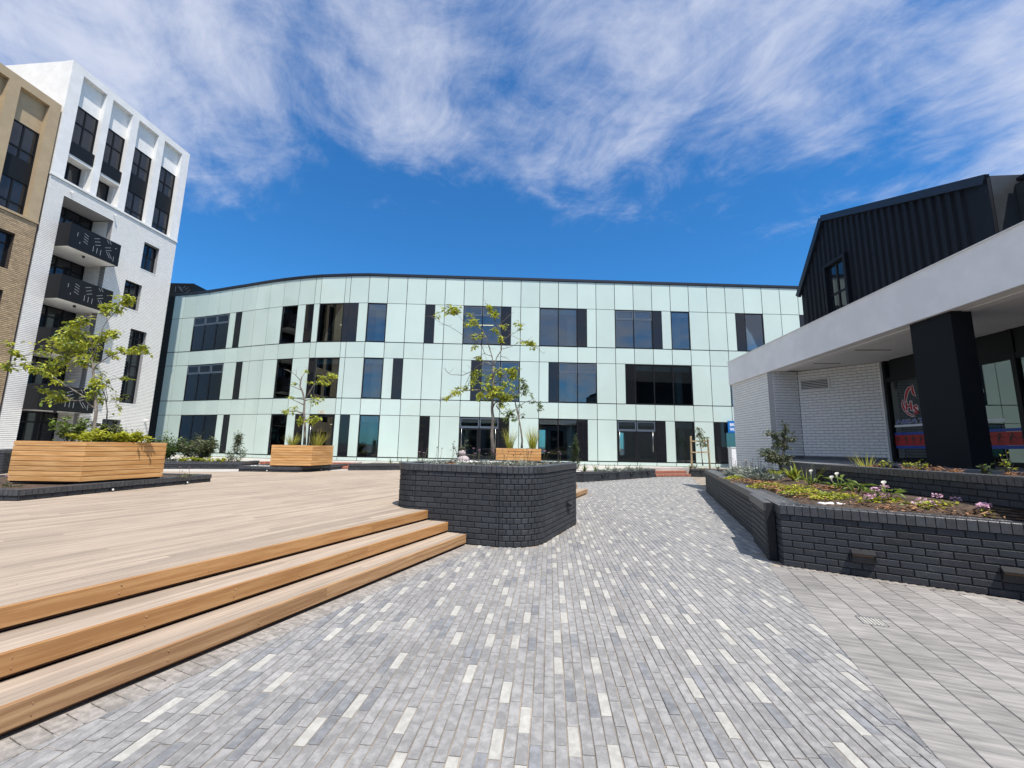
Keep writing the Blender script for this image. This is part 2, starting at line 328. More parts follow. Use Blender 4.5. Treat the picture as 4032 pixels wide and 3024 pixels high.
def piece_into(m, x, y, z, rz, l, d, h, face, ch, mi):
    """chamfered block centred at x,y,z: local x length, y depth, z height; face = chamfered outer side"""
    ca, sa = math.cos(rz), math.sin(rz); b = len(m.v); hl, hd, hh = l/2, d/2, h/2
    if face == '-y':
        lv = [(-hl,hd,-hh),(hl,hd,-hh),(hl,hd,hh),(-hl,hd,hh),(-hl,-hd+ch,-hh),(hl,-hd+ch,-hh),(hl,-hd+ch,hh),(-hl,-hd+ch,hh),
              (-hl+ch,-hd,-hh+ch),(hl-ch,-hd,-hh+ch),(hl-ch,-hd,hh-ch),(-hl+ch,-hd,hh-ch)]
    else:
        lv = [(-hl,-hd,-hh),(hl,-hd,-hh),(hl,hd,-hh),(-hl,hd,-hh),(-hl,-hd,hh-ch),(hl,-hd,hh-ch),(hl,hd,hh-ch),(-hl,hd,hh-ch),
              (-hl+ch,-hd+ch,hh),(hl-ch,-hd+ch,hh),(hl-ch,hd-ch,hh),(-hl+ch,hd-ch,hh)]
    for a, c, e in lv: m.v.append((x+a*ca-c*sa, y+a*sa+c*ca, z+e))
    F = [(8,9,10,11)]
    for i in range(4):
        j = (i+1) % 4; F += [(4+i,4+j,8+j,8+i),(i,j,4+j,4+i)]
    for f in F: m.f.append(tuple(b+i for i in f)); m.m.append(mi)
def project(p):
    q = Vector(p)-Vector((0,0,EYE)); w = q.dot(FWD)
    if w < 0.1: return None
    return (0.5+q.dot(RGT)/w*890/2212, 0.5-q.dot(UPV)/w*890/1659, w)
def pieces(parent, ent, name, rest, mats, cap=300, ch=0.004):
    """ent: (x,y,z,rz,l,d,h,face,mat) in the parent's frame. The cap largest in view become parts, the rest one stuff part."""
    P = Matrix.LocRotScale(parent.location, parent.rotation_euler, None) if parent else Matrix.Identity(4)
    prz = parent.rotation_euler.z if parent else 0
    sc = []
    for i, e in enumerate(ent):
        w = P @ Vector(e[:3]); pr = project(w); val = 0
        if pr and -0.03 < pr[0] < 1.03 and -0.03 < pr[1] < 1.03:
            n = Vector((0,0,1)) if e[7] == '+z' else Vector((math.sin(e[3]+prz), -math.cos(e[3]+prz), 0))
            v = (Vector((0,0,EYE))-w).normalized(); val = max(0, n.dot(v))*e[4]*(e[6] if e[7]=='-y' else e[5])/pr[2]**2
        sc.append((val, i))
    sc.sort(key=lambda t: (-t[0], t[1])); top = set(i for v, i in sc[:cap] if v > 0)
    m = MB()
    for i, e in enumerate(ent):
        x,y,z,rz,l,d,h,face,mat = e
        if i in top: inst(name, piece_mesh(l,d,h,face,mat,ch), parent, (x,y,z), rz)
        else: piece_into(m, x,y,z,rz,l,d,h,face,ch, mats.index(mat))
    if m.f: tag(m.build(rest, mats, parent), kind='stuff')
# ---- paths (outward side on the right hand of travel)
def make_path(cor, closed=True, step=0.03):
    """cor: (x,y,r) -> dense list of (x,y,curved)"""
    n = len(cor); out = []
    for i in range(n):
        x, y, r = cor[i]
        if not closed and i in (0, n-1) or r == 0: out.append((x,y,False)); continue
        a = Vector(cor[i-1][:2]); b = Vector((x,y)); c = Vector(cor[(i+1)%n][:2])
        u = (a-b).normalized(); v = (c-b).normalized(); ang = u.angle(v); t = r/math.tan(ang/2)
        p0 = b+u*t; p1 = b+v*t; bis = (u+v).normalized(); ce = b+bis*(r/math.sin(ang/2))
        a0 = math.atan2(p0.y-ce.y,p0.x-ce.x); a1 = math.atan2(p1.y-ce.y,p1.x-ce.x); da = (a1-a0+math.pi)%(2*math.pi)-math.pi
        k = max(4, int(abs(da)*r/step))
        for j in range(k+1):
            q = a0+da*j/k; out.append((ce.x+r*math.cos(q), ce.y+r*math.sin(q), j < k))
    if closed: out.append(out[0])
    return out
def arclen(path):
    s = [0]
    for a, b in zip(path, path[1:]): s.append(s[-1]+math.hypot(b[0]-a[0], b[1]-a[1]))
    return s
def at_s(path, S_, s):
    s = min(max(s, 0), S_[-1]-1e-6); lo, hi = 0, len(S_)-1
    while hi-lo > 1:
        m = (lo+hi)//2
        if S_[m] <= s: lo = m
        else: hi = m
    a, b = path[lo], path[lo+1]; d = S_[lo+1]-S_[lo] or 1e-9; t = (s-S_[lo])/d
    return a[0]+(b[0]-a[0])*t, a[1]+(b[1]-a[1])*t, (b[0]-a[0])/d, (b[1]-a[1])/d, a[2]
def course_bricks(path, z0, n, mat, L_=0.232, h=0.0833, jt=0.010, depth=0.09, jz=0.012, start=0):
    S_ = arclen(path); ent = []; runs = []
    for i in range(len(path)-1):        # straight and curved runs, each bonded on its own
        if runs and path[i][2] and runs[-1][2]: runs[-1][1] = S_[i+1]
        else: runs.append([S_[i], S_[i+1], path[i][2]])
    for k in range(n):
        for a0, b0, cur in runs:
            l = L_/2 if cur else L_; s = a0-(l/2 if (k+start) % 2 else 0)
            while s < b0-1e-4:
                a, b = max(s,a0), min(s+l, b0); s += l
                if b-a < 0.035: continue
                x, y, tx, ty, _ = at_s(path, S_, (a+b)/2)
                ent.append((x - ty*depth/2, y + tx*depth/2, z0+(k+.5)*h, math.atan2(ty, tx), b-a-jt, depth, h-jz, '-y', mat))
    return ent
def coping_bricks(path, z0, mat, w=0.0833, depth=0.225, h=0.106, over=0.015, jt=0.007):
    S_ = arclen(path); tot = S_[-1]; n = max(1, round(tot/w)); w = tot/n; ent = []
    for i in range(n):
        x, y, tx, ty, _ = at_s(path, S_, (i+.5)*w); rz = math.atan2(ty, tx)
        ent.append((x+ty*over-ty*depth/2, y-tx*over+tx*depth/2, z0+h/2, rz, w-jt, depth, h, '+z', mat))
    return ent
def offset_path(path, d):
    """move every point d to the left of travel (inwards)"""
    out = []; n = len(path); closed = path[0][:2] == path[-1][:2]
    for i in range(n):
        if closed: a, b = path[i-1 if i else n-2], path[i+1 if i < n-1 else 1]
        else: a, b = path[max(i-1,0)], path[min(i+1,n-1)]
        p = path[i]
        t1 = Vector((p[0]-a[0],p[1]-a[1])); t2 = Vector((b[0]-p[0],b[1]-p[1]))
        if t1.length < 1e-6: t1 = t2
        if t2.length < 1e-6: t2 = t1
        t1.normalize(); t2.normalize(); t = (t1+t2).normalized(); k = max(0.5, t.dot(t1))
        out.append((p[0]-t.y*d/k, p[1]+t.x*d/k, p[2]))
    return out
def strip_core(path, th, z0, z1, mi=0, m=None, inset=0.012):
    m = m or MB(); a = offset_path(path, inset); b = offset_path(path, th-inset)
    for i in range(len(path)-1):
        p, q, r_, s_ = a[i], a[i+1], b[i+1], b[i]
        m.face([(p[0],p[1],z1),(q[0],q[1],z1),(r_[0],r_[1],z1),(s_[0],s_[1],z1)], mi)
        m.face([(p[0],p[1],z0),(q[0],q[1],z0),(q[0],q[1],z1),(p[0],p[1],z1)], mi)
        m.face([(r_[0],r_[1],z0),(s_[0],s_[1],z0),(s_[0],s_[1],z1),(r_[0],r_[1],z1)], mi)
    for (p, q) in ((b[0],a[0]),(a[-1],b[-1])):
        if path[0][:2] != path[-1][:2]: m.face([(p[0],p[1],z0),(q[0],q[1],z0),(q[0],q[1],z1),(p[0],p[1],z1)], mi)
    return m
# ------------------------------------------------------------------ setting
AZ = R(5.37)                       # the buildings' common axis, clockwise from +Y
dA = Vector((math.sin(AZ), math.cos(AZ))); nA = Vector((math.cos(AZ), -math.sin(AZ)))
def fr(Dd, s): return (nA.x*Dd + dA.x*s, nA.y*Dd + dA.y*s)
m = MB(); m.box(-900,900,-900,900,-0.4,-0.06, open_='b'); struct(m.build('ground', 'asphalt'))

# wall lines of the front planter and of the steps, used to trim the paving
WALL_A, WALL_B = Vector((7.15,15.42)), Vector((3.72,5.95)); KN = Vector((3.643,5.744)); KR = Vector((8.6,2.457))
TH = R(23.6); eD = Vector((math.sin(TH), math.cos(TH))); mD = Vector((-math.cos(TH), math.sin(TH)))
def du(p): return p[0]*eD.x+p[1]*eD.y
def dv(p): return p[0]*mD.x+p[1]*mD.y
NOSE = [dv((-1.417,4.832)), dv((-1.567,5.281)), dv((-1.74,5.803))]     # across-deck position of the three step edges
STEP_Z = [0.155, 0.31, 0.465]
CPL = [(-2.1,7.03,.5),(.351,6.322,.62),(1.49,8.82,.4),(-.96,9.53,.4)]    # central planter, plan corners and radii
CP_PATH = make_path(CPL)
def side(a, b, p): return (b[0]-a[0])*(p[1]-a[1]) - (b[1]-a[1])*(p[0]-a[0])
def in_poly(poly, p):
    c = False; n = len(poly)
    for i in range(n):
        a, b = poly[i], poly[i-1]
        if (a[1] > p[1]) != (b[1] > p[1]) and p[0] < (b[0]-a[0])*(p[1]-a[1])/(b[1]-a[1])+a[0]: c = not c
    return c
CP_OUT = [p[:2] for p in offset_path(CP_PATH, -0.01)]
BORD_A, BORD_B = Vector((2.13,2.241)), Vector((3.366,5.591))              # edge between the pavers and the plank paving
bdir = (BORD_B-BORD_A).normalized(); bnor = Vector((bdir.y,-bdir.x))
wdir = (KR-KN).normalized(); wnor = Vector((-wdir.y, wdir.x)) if Vector((-wdir.y, wdir.x)).dot(Vector((0,0))-KN) > 0 else Vector((wdir.y,-wdir.x))
FARP = [(3.216,18.417),(7.78,22.47)]                                    # far planter front
STEP_END = 13.75
def left_of_steps(p, gap):    # inside the step run (plus the soldier course)
    v, u_ = dv(p), du(p)
    return v > NOSE[0]-gap and u_ < STEP_END+0.1
def paver_ok(p):
    if left_of_steps(p, 0.13): return False
    if (Vector(p)-BORD_A).dot(bnor) > 0.075 and (Vector(p)-KN).dot(wnor) > 0.02 and p[1] < 5.85: return False
    if p[1] > 5.6 and side(WALL_A, WALL_B, p) > 0.0: return False
    if p[1] < 6.3 and (Vector(p)-KN).dot(wnor) < 0.05 and p[0] > 3.62: return False
    if side(FARP[0], FARP[1], p) > -0.03*6 and p[0] > 3.0: return False
    if p[0] <= 3.25 and p[1] > 18.4: return False
    if p[1] > 22.4+(p[0]-7.78)*0.411 and p[0] > 7.7: return False
    if in_poly(CP_OUT, p): return False
    return True
PM = ['paver_grey','paver_mid','paver_dark','paver_white']
rp = random.Random(3); whites = {}
pav = struct(thing('paving', None, None, (0,0,0), -AZ))
ent = []
PW, PL = 0.0655, 0.2235
i0, i1 = int(-5.2/PW), int(12.5/PW)
for i in range(i0, i1):
    xl = i*PW; off = rp.uniform(0, PL); last = -9; since = rp.randint(0, 5)
    j = int(0.6/PL)
    while j*PL+off < 24.5:
        yl = j*PL+off; j += 1; since += 1
        p = (nA.x*xl+dA.x*yl, nA.y*xl+dA.y*yl)
        if p[1] < 0.8 or not (paver_ok(p)): continue
        if abs(p[0]) > 1.5*p[1]+2.0: continue
        r_ = rp.random()
        key = (i//3, int(yl/.42)); near_w = any((xl-a)**2/.155**2+(yl-b)**2/.30**2 < 1 for ii in (-1,0,1) for jj in (-1,0,1) for (a,b) in whites.get((key[0]+ii,key[1]+jj),()))
        if r_ < 0.20 and not near_w: k = 3; whites.setdefault(key,[]).append((xl,yl))
        elif r_ < 0.20: k = 0
        elif r_ < 0.30: k = 2
        elif r_ < 0.56: k = 1
        else: k = 0
        ent.append((xl+rp.uniform(-.0015,.0015), yl, -0.03+rp.uniform(-.0022,.0022), rp.gauss(0,.006), PL-0.006, PW-0.0060, 0.06, '+z', PM[k]))
# length runs along the course: local x of a piece -> course direction
ent = [(x,y,z,math.pi/2+rz,l,d,h,f,mt) for (x,y,z,rz,l,d,h,f,mt) in ent]
pieces(pav, ent, 'paver', 'distant_pavers', PM, 300, 0.0025)
m = MB(); m.box(-16,30,-8,32,-0.055,-0.0065, open_='b'); struct(m.build('paving_bed', 'joint_sand'))

# soldier course along the foot of the steps and of the front planter
edge = struct(thing('edging', None, None, (0,0,0)))
ent = []
u_ = -1.6
while u_ < STEP_END:
    v = NOSE[0]-0.115; p = (eD.x*u_+mD.x*v, eD.y*u_+mD.y*v); u_ += 0.103
    if in_poly(CP_OUT, p): continue
    ent.append((p[0],p[1],-0.0252,math.atan2(mD.y,mD.x),0.205,0.097,0.06,'+z','paver_sand'))
t = 0.0
while t < 5.2:
    q = KN+wdir*(t+0.02)+wnor*0.062; t += 0.078
    ent.append((q.x,q.y,-0.0250,math.atan2(wnor.y,wnor.x)+0.45,0.112,0.068,0.06,'+z','paver_sand'))
pieces(edge, ent, 'paver', 'distant_pavers', ['paver_sand'], 200, 0.003)

# plank-look paving on the right
pl = struct(thing('plank_paving', None, None, (BORD_A.x,BORD_A.y,0), math.atan2(bdir.y,bdir.x)))
ent = []; PWd = 0.2145
for r_ in range(0, 26):
    off = rp.uniform(0, .6)
    for k in range(-6, 14):
        x = k*0.6+off; y = -(r_+.5)*PWd
        q = BORD_A + bdir*x + bnor*((r_+.5)*PWd)
        if (q-KN).dot(wnor) < 0.13+0.30*abs(bdir.dot(wnor))-0.12 : 
            # trim the plank that runs into the soldier course
            lo = x-.3; hi = x+.3
            # distance from the wall falls along +x
            dwx = bdir.dot(wnor); d0 = (BORD_A+bnor*((r_+.5)*PWd)-KN).dot(wnor)
            xe = (0.125-d0)/dwx
            hi = min(hi, xe)
            if hi-lo < 0.05: continue
            ent.append(((lo+hi)/2, y, -0.0252, 0, hi-lo-.004, PWd-.006, 0.06, '+z', 'plank_stone')); continue
        dwx = bdir.dot(wnor); d0 = (BORD_A+bnor*((r_+.5)*PWd)-KN).dot(wnor); xe = (0.125-d0)/dwx
        lo, hi = x-.3, min(x+.3, xe)
        ent.append(((lo+hi)/2, y, -0.0252+rp.uniform(-.0008,.0008), 0, hi-lo-.004, PWd-.006, 0.06, '+z', 'plank_stone'))
pieces(pl, ent, 'paving_plank', 'distant_planks', ['plank_stone'], 300, 0.003)

# drain cover in the plank paving
dq = Vector((3.265,3.96))
dr = thing('drain_cover', 'small square metal drain cover set in the plank paving', 'drain', (dq.x,dq.y,0.0062), math.atan2(bdir.y,bdir.x))
m = MB(); 
for a in (-1,1):
    m.box(a*0.092-.004,a*0.092+.004,-.092,.092,-.002,.0035); m.box(-.088,.088,a*0.088-.004,a*0.088+.004,-.002,.0035)
m.build('frame','steel',dr)
m = MB(); m.box(-.087,.087,-.084,.084,-.004,.003); m.build('plate','paver_white',dr)
m = MB()
for i in range(6):
    for j in range(6): m.box(-.075+i*.028,-.063+i*.028,-.072+j*.027,-.060+j*.027,.003,.0042)
tag(m.build('drain_holes','dark_void',dr), kind='stuff')

# deck ------------------------------------------------------------
deck = struct(thing('deck', None, None, (0,0,0), math.pi/2-TH))
# in the deck's frame: x = along the boards (u), y = across (v)
def umax(v):
    if v < 10.7: return 13.72
    if v < 14.9: return 13.72-(v-10.7)*1.20
    return 8.68-(v-14.9)*0.45
ent = []; BW = 0.0955; v = NOSE[2]+0.03; k = 0
rd = random.Random(5)
while v < 19.5:
    u_ = -2.2-rd.uniform(0,2.4); end = umax(v)
    while u_ < end:
        l = rd.choice((2.4,3.0,3.6,3.6,4.2)); a, b = u_, min(u_+l, end); u_ += l
        if b-a < .1: continue
        ent.append(((a+b)/2, v+BW/2, STEP_Z[2]-.013+rd.uniform(-.0006,.0006), 0, b-a-.002, BW-.009, .026, '+z', 'deck_wood'))
    v += BW
pieces(deck, ent, 'board', 'distant_boards', ['deck_wood'], 300, 0.003)
m = MB()
pol = [(-2.4,NOSE[2]+.05),(13.7,NOSE[2]+.05),(13.7,10.7),(8.6,14.9),(6.5,19.4),(-2.4,19.4)]
m.prism(pol, 0.0, STEP_Z[2]-.03); m.build('deck_frame','dark_void',deck)

st = thing('deck_steps', 'three broad wooden steps leading up to the deck', 'steps', (0,0,0), math.pi/2-TH)
for lv in range(3):
    z = STEP_Z[lv]; v0 = NOSE[lv]; v1 = NOSE[lv+1] if lv < 2 else NOSE[2]+.03
    for (ua, ub) in ((-2.2, (5.76,5.74,5.72)[lv]),(9.1,STEP_END-.12*lv)):
        if lv < 2:
            nb = 4; vs = v0+.0285; w = (v1-vs+.03)/nb
            for b in range(nb):
                u_ = ua - (rd.uniform(0,1.5) if ua < 0 else 0)
                while u_ < ub-.05:
                    l = rd.choice((2.4,3.0,3.6)); e = min(u_+l, ub)
                    if ub-e < .5: e = ub
                    inst('tread_board', piece_mesh(e-u_-.004, w-.005, .026, '+z', 'deck_wood', .003), st, ((u_+e)/2, vs+(b+.5)*w, z-.013), 0); u_ = e
        # fascia boards, with the dark gap under them
        u_ = ua
        bl = [1.62,3.1,3.0] if lv == 0 else ([2.2,3.4,3.0] if lv == 1 else [2.75,3.3,3.0]); bi = 0
        while u_ < ub-.05:
            e = min(u_+bl[bi % 3]+(0.6 if bi == 0 else 0), ub); bi += 1
            inst('riser_board', piece_mesh(e-u_-.002, .03, .124, '-y', 'riser_pale' if lv == 0 else 'riser_wood', .003), st, ((u_+e)/2, v0+.012, z-.062), 0); u_ = e
        sc_ = MB(); q_ = ua+.3
        while q_ < ub-.1:
            for zz in (-.035,-.09): sc_.tube([(q_+rd.uniform(-.01,.01),v0-.0045,z+zz),(q_,v0-.002,z+zz)],.005,6)
            q_ += .62
        tag(sc_.build('screws','riser_pale',st), kind='stuff')
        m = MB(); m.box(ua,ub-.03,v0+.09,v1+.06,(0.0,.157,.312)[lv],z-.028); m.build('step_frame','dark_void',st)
        m = MB(); m.box(ua,ub-.01,v0+(.022 if lv == 0 else .04),v0+.085,(0.012,.159,.314)[lv],z-.122); m.build('skirting_gap_board','skirt_shade_wood',st)  # lowest is brown skirting, upper two carry the gap's shade in their colour
    # returned end of the run
    m = MB(); ub = STEP_END-.12*lv; m.box(ub,ub+.028,v0-.002,v0+2.4,z-.105,z-.001); m.build('end_board','riser_wood',st)

# pale walkway beyond the deck and the terrace along the office building
m = MB(); m.prism([(-30,6),(-10.4,13.6),(-9.0,14.6),(-5,16.3),(-3.5,18),(-3.5,30),(-30,30)], 0.0, 0.452); struct(m.build('walkway','pale_concrete'))
m = MB(); m.prism([(-3.4,19.3),(3.9,19.6),(8.0,23.15),(10.1,24.05),(14,25),(24,25),(24,40),(-3.4,40)], 0.0, 0.45); struct(m.build('terrace','pale_concrete'))
# ------------------------------------------------------------------ office building with mint glass panels
JX = [(-25.06,29.33),(-24.11,29.12),(-23.05,28.85),(-21.92,28.47),(-20.8,28.07),(-19.66,27.64),(-18.54,27.24),(-17.38,26.8),(-16.22,26.37),(-15.1,26.0),(-13.92,25.66),(-12.75,25.38),(-12.35,25.30),(-10.72,25.09),(-10.37,25.05)]
for i in range(15, 46): JX.append((-10.37+(i-14)*1.2038, 24.93+0.0285*(i-14)*1.2038*0.95))
NC = 45
def jp(c):
    i = min(int(c), NC-1); t = c-i; a, b = JX[i], JX[i+1]; return Vector((a[0]+(b[0]-a[0])*t, a[1]+(b[1]-a[1])*t))
ob = thing('office_building', 'long curved three-storey office building clad in pale mint glass panels', 'building', (0,25,0.45))
OB = Vector((0,25,0.45))
unit = MB(); unit.box(-.5,.5,-.5,.5,-.5,.5); UNIT = {}
def ubox(mat):
    if mat not in UNIT: UNIT[mat] = unit.mesh('block', mat)
    return UNIT[mat]
wallb = MB()
def seg(c0, c1):
    a, b = jp(c0), jp(c1); mid = (a+b)/2; d = b-a; return mid, d.length, math.atan2(d.y,d.x), d.normalized()
def panel(c0, c1, z0, z1, mat='mint_panel', name='panel', back=True):
    mid, ln, rz, d = seg(c0, c1); nrm = Vector((d.y,-d.x)); q = mid+nrm*0.02
    o = inst(name, ubox(mat), ob, (q.x-OB.x,q.y-OB.y,(z0+z1)/2-OB.z), rz, (ln-.036,.024,z1-z0-.03))
    if name == 'panel': o.rotation_euler = (random.uniform(-.004,.004), 0, rz+random.uniform(-.004,.004))
    if back: wallb.rbox((mid.x-nrm.x*.10-OB.x,mid.y-nrm.y*.10-OB.y,(z0+z1)/2-OB.z),(ln+.01,.2,z1-z0+.004),rz)
    return o
inner = MB(); blinds = []
def window(c0, c1, z0, z1, vents=False, blind=0.0, door=False):
    """framed glazing between two joints: frame part with panes and bars as sub-parts"""
    n = max(1, round(c1-c0)) if c1-c0 > 1.5 else 1
    a, b = jp(c0), jp(c1); d = (b-a).normalized(); rz = math.atan2(d.y,d.x); ln = (b-a).length; o_ = Vector((a.x-OB.x,a.y-OB.y,0))
    f = MB(); t = .05; y0, y1 = -.012, .10
    f.box(.006,t,y0,y1,z0,z1); f.box(ln-t,ln-.006,y0,y1,z0,z1); f.box(t,ln-t,y0,y1,z0,z0+t); f.box(t,ln-t,y0,y1,z1-t,z1)
    cols = [jp(c0+k) for k in range(1, n)]
    xs = [0]+[(p-a).dot(d) for p in cols]+[ln]
    for x in xs[1:-1]: f.box(x-.03,x+.03,y0,y1,z0+t,z1-t)
    w = f.build('window','frame_black',ob,(o_.x,o_.y,-OB.z),rz)
    for k in range(len(xs)-1):
        x0, x1 = xs[k]+(t if k == 0 else .03), xs[k+1]-(t if k == len(xs)-2 else .03)
        zt = z1-t
        if vents:
            v = MB(); zv = z1-.62; v.box(x0,x1,-.02,.05,zv-.035,zv+.035)
            for (p0,p1,q0,q1) in ((x0,x0+.05,zv+.035,zt),(x1-.05,x1,zv+.035,zt),(x0+.05,x1-.05,zt-.05,zt),(x0+.05,x1-.05,zv+.035,zv+.08)): v.box(p0,p1,-.028,.03,q0,q1)
            v.build('vent_sash','frame_steel',w)
            q = MB(); q.box(x0+.05,x1-.05,.012,.020,zv+.08,zt-.05); q.build('pane','office_glass',w); zt = zv-.035
        q = MB(); q.box(x0,x1,.014,.022,z0+t,zt); q.build('pane','office_glass',w)
        if blind > 0:
            q = MB(); q.box(x0+.02,x1-.02,.16,.17,z1-t-blind*random.uniform(.8,1.1),z1-t); q.build('blind','blind',w)
        if door:
            q = MB(); zd = z0+t; hx = x0+.10 if k == 0 else x1-.16
            for (p0,p1,q0,q1) in ((x0,x0+.09,zd,zt),(x1-.09,x1,zd,zt),(x0+.09,x1-.09,zd,zd+.12),(x0+.09,x1-.09,zt-.1,zt)): q.box(p0,p1,-.006,.05,q0,q1)
            q.build('door_leaf','frame_black',w)
            q = MB(); q.tube([(hx,-.06,zd+.55),(hx,-.06,zd+1.75)],.014,6); q.build('handle','steel',w,smooth=True)
    return w
Z = dict(top=(10.25,12.03), U=(7.75,10.25), b1=(6.73,7.735), M=(4.21,6.73), b2=(3.20,4.195), G=(0.70,3.20), pl=(0.43,0.67))
full = lambda c0, c1: [(c, c+1) for c in range(c0, c1)]
for (c0, c1) in full(0, NC):
    for k in ('top','b1','b2','pl'): panel(c0, c1, Z[k][0]+(.03 if k == 'pl' else 0), Z[k][1])
UP = [(0,1,'p'),(1,2,'p'),(2,5,'wv'),(5,5.5,'p'),(5.5,6,'d'),(6,7,'p'),(7,8,'p'),(8,9,'p'),(9,10,'w'),(10,10.5,'p'),(10.5,11,'d'),(11,12,'p'),(12,13,'w'),(13,14,'d'),(14,14.5,'d'),(14.5,15,'p'),(15,16,'wb'),(16,17,'p'),(17,18,'p'),(18,18.5,'d'),(18.5,19,'p'),(19,20,'p'),(20,22,'wv'),(22,22.5,'d'),(22.5,23,'p'),(23,24,'p'),(24,26,'wb'),(26,26.5,'d'),(26.5,27,'p'),(27,28,'p'),(28,30,'wv'),(30,30.5,'d'),(30.5,31,'p'),(31,32,'wb'),(32,33,'p'),(33,34,'p'),(34,34.5,'p'),(34.5,35,'d'),(35,36,'wb'),(36,37,'p'),(37,38,'p'),(38,40,'d'),(40,41,'p'),(41,45,'w')]
MI = [(0,1,'p'),(1,2,'p'),(2,5,'wv'),(5,6,'p'),(6,6.5,'d'),(6.5,7,'p'),(7,8,'p'),(8,9,'p'),(9,10,'w'),(10,11,'p'),(11,12,'d'),(12,13,'wb'),(13,14,'p'),(14,15,'p'),(15,16,'wb'),(16,16.5,'p'),(16.5,17,'d'),(17,18,'p'),(18,19,'p'),(19,20,'p'),(20,20.5,'p'),(20.5,21,'d'),(21,23,'wv'),(23,24,'p'),(24,24.5,'p'),(24.5,25,'d'),(25,27,'wv'),(27,28,'p'),(28,28.5,'p'),(28.5,29,'d'),(29,32,'wb'),(32,33,'p'),(33,34,'p'),(34,37,'w'),(37,38,'p'),(38,40,'d'),(40,41,'p'),(41,45,'w')]
GR = [(0,1,'p'),(1,2,'p'),(2,5,'w'),(5,5.5,'p'),(5.5,6,'d'),(6,7,'p'),(7,8,'p'),(8,9,'p'),(9,10,'w'),(10,10.5,'p'),(10.5,11,'d'),(11,12,'p'),(12,13,'wD'),(13,14,'p'),(14,14.5,'d'),(14.5,15,'p'),(15,16,'wb'),(16,17,'p'),(17,18,'p'),(18,18.5,'d'),(18.5,19,'p'),(19,20,'p'),(20,22,'wvbD'),(22,22.5,'d'),(22.5,23,'p'),(23,24,'p'),(24,26,'wb'),(26,26.5,'d'),(26.5,27,'p'),(27,28,'p'),(28,30,'wvbD'),(30,30.5,'d'),(30.5,31,'p'),(31,32,'wb'),(32,33,'p'),(33,33.6,'d'),(33.6,36,'w'),(36,37,'p'),(37,38,'p'),(38,40,'d'),(40,41,'p'),(41,45,'w')]
for row, zz in ((UP,Z['U']),(MI,Z['M']),(GR,Z['G'])):
    for c0, c1, k in row:
        if k == 'p': panel(c0, c1, *zz)
        elif k == 'd': panel(c0, c1, *zz, mat='dark_panel', name='dark_panel')
        else: window(c0, c1, zz[0]+.005, zz[1]-.012, 'v' in k, 0.33 if 'b' in k else 0, 'D' in k)
wallb.build('wall','backing',ob)
# projecting sills at the two floor lines
for zs in (7.742, 4.203):
    m = MB()
    for c in range(NC):
        mid, ln, rz, d = seg(c, c+1); nrm = Vector((d.y,-d.x)); m.rbox((mid.x+nrm.x*.02-OB.x,mid.y+nrm.y*.02-OB.y,zs-OB.z),(ln+.004,.044,.012),rz)
    m.build('floor_sill','frame_black',ob)
# roof edge
for c in range(NC):
    mid, ln, rz, d = seg(c, c+1); nrm = Vector((d.y,-d.x)); q = mid-nrm*0.08
    inst('coping', ubox('coping_metal'), ob, (q.x-OB.x,q.y-OB.y,12.12-OB.z), rz, (ln-.004,.34,.16))
# slabs, back wall, columns
fac = [jp(c) for c in range(NC+1)]
for zz in (0.46, 3.69, 6.98-.02, 11.2):
    m = MB(); th = .04 if zz < 1 else 0.42
    poly = [(p.x-OB.x, p.y+.32-OB.y) for p in fac]+[(30-OB.x,34-OB.y),(-26-OB.x,34-OB.y)]
    m.prism(poly, zz-(0 if zz < 1 else .25)-OB.z, zz+(th if zz < 1 else .2)-OB.z, bottom=True); m.build('floor_slab','inner_floor' if zz < 1 else 'inner_wall',ob)
m = MB(); m.prism([(p.x-OB.x, p.y+.21-OB.y) for p in fac]+[(30-OB.x,34.4-OB.y),(-26-OB.x,34.4-OB.y)], 11.5-OB.z, 11.9-OB.z); m.build('roof','backing',ob)
m = MB()
x = -26
while x < 30:      # back wall with high openings left between the pieces
    m.box(x-OB.x,x+2.6-OB.x,33.6-OB.y,34-OB.y,0,11.5); 
    m.box(x+2.6-OB.x,x+3.2-OB.x,33.6-OB.y,34-OB.y,2.4,11.5); m.box(x+2.6-OB.x,x+3.2-OB.x,33.6-OB.y,34-OB.y,0,.5); x += 3.2
m.build('back_wall','inner_wall',ob)
m = MB(); m.box(-26.4-OB.x,-26-OB.x,29.6-OB.y,34-OB.y,0,11.5); m.box(30-OB.x,30.4-OB.x,26.6-OB.y,34-OB.y,0,11.5); m.build('end_wall','inner_wall',ob)
for c in (10, 15.4, 20.2, 25.75, 31.6, 36.6, 3.4):
    p = jp(c); m = MB(); m.tube([(p.x-OB.x,p.y+1.0-OB.y,0),(p.x-OB.x,p.y+1.0-OB.y,11)],.26,14,cap=False); m.build('column','inner_white',ob,smooth=True)
for c in (5.9, 13.2, 18.6, 23.2, 27.2, 33.2, 38.5):
    p = jp(c); m = MB(); m.box(p.x-.08-OB.x,p.x+.08-OB.x,p.y+.35-OB.y,p.y+7.5-OB.y,0.05,11); m.build('partition','inner_dark',ob)

for c, z_ in ((12.35,9.45),(12.35,5.95),(12.3,2.7),(20.6,9.6),(21.2,2.65)):
    p = jp(c); m = MB(); m.box(p.x-OB.x,p.x+1.1-OB.x,p.y+1.9-OB.y,p.y+2.0-OB.y,z_-.03-OB.z,z_-OB.z); m.build('ceiling_light','lamp_glow',ob)
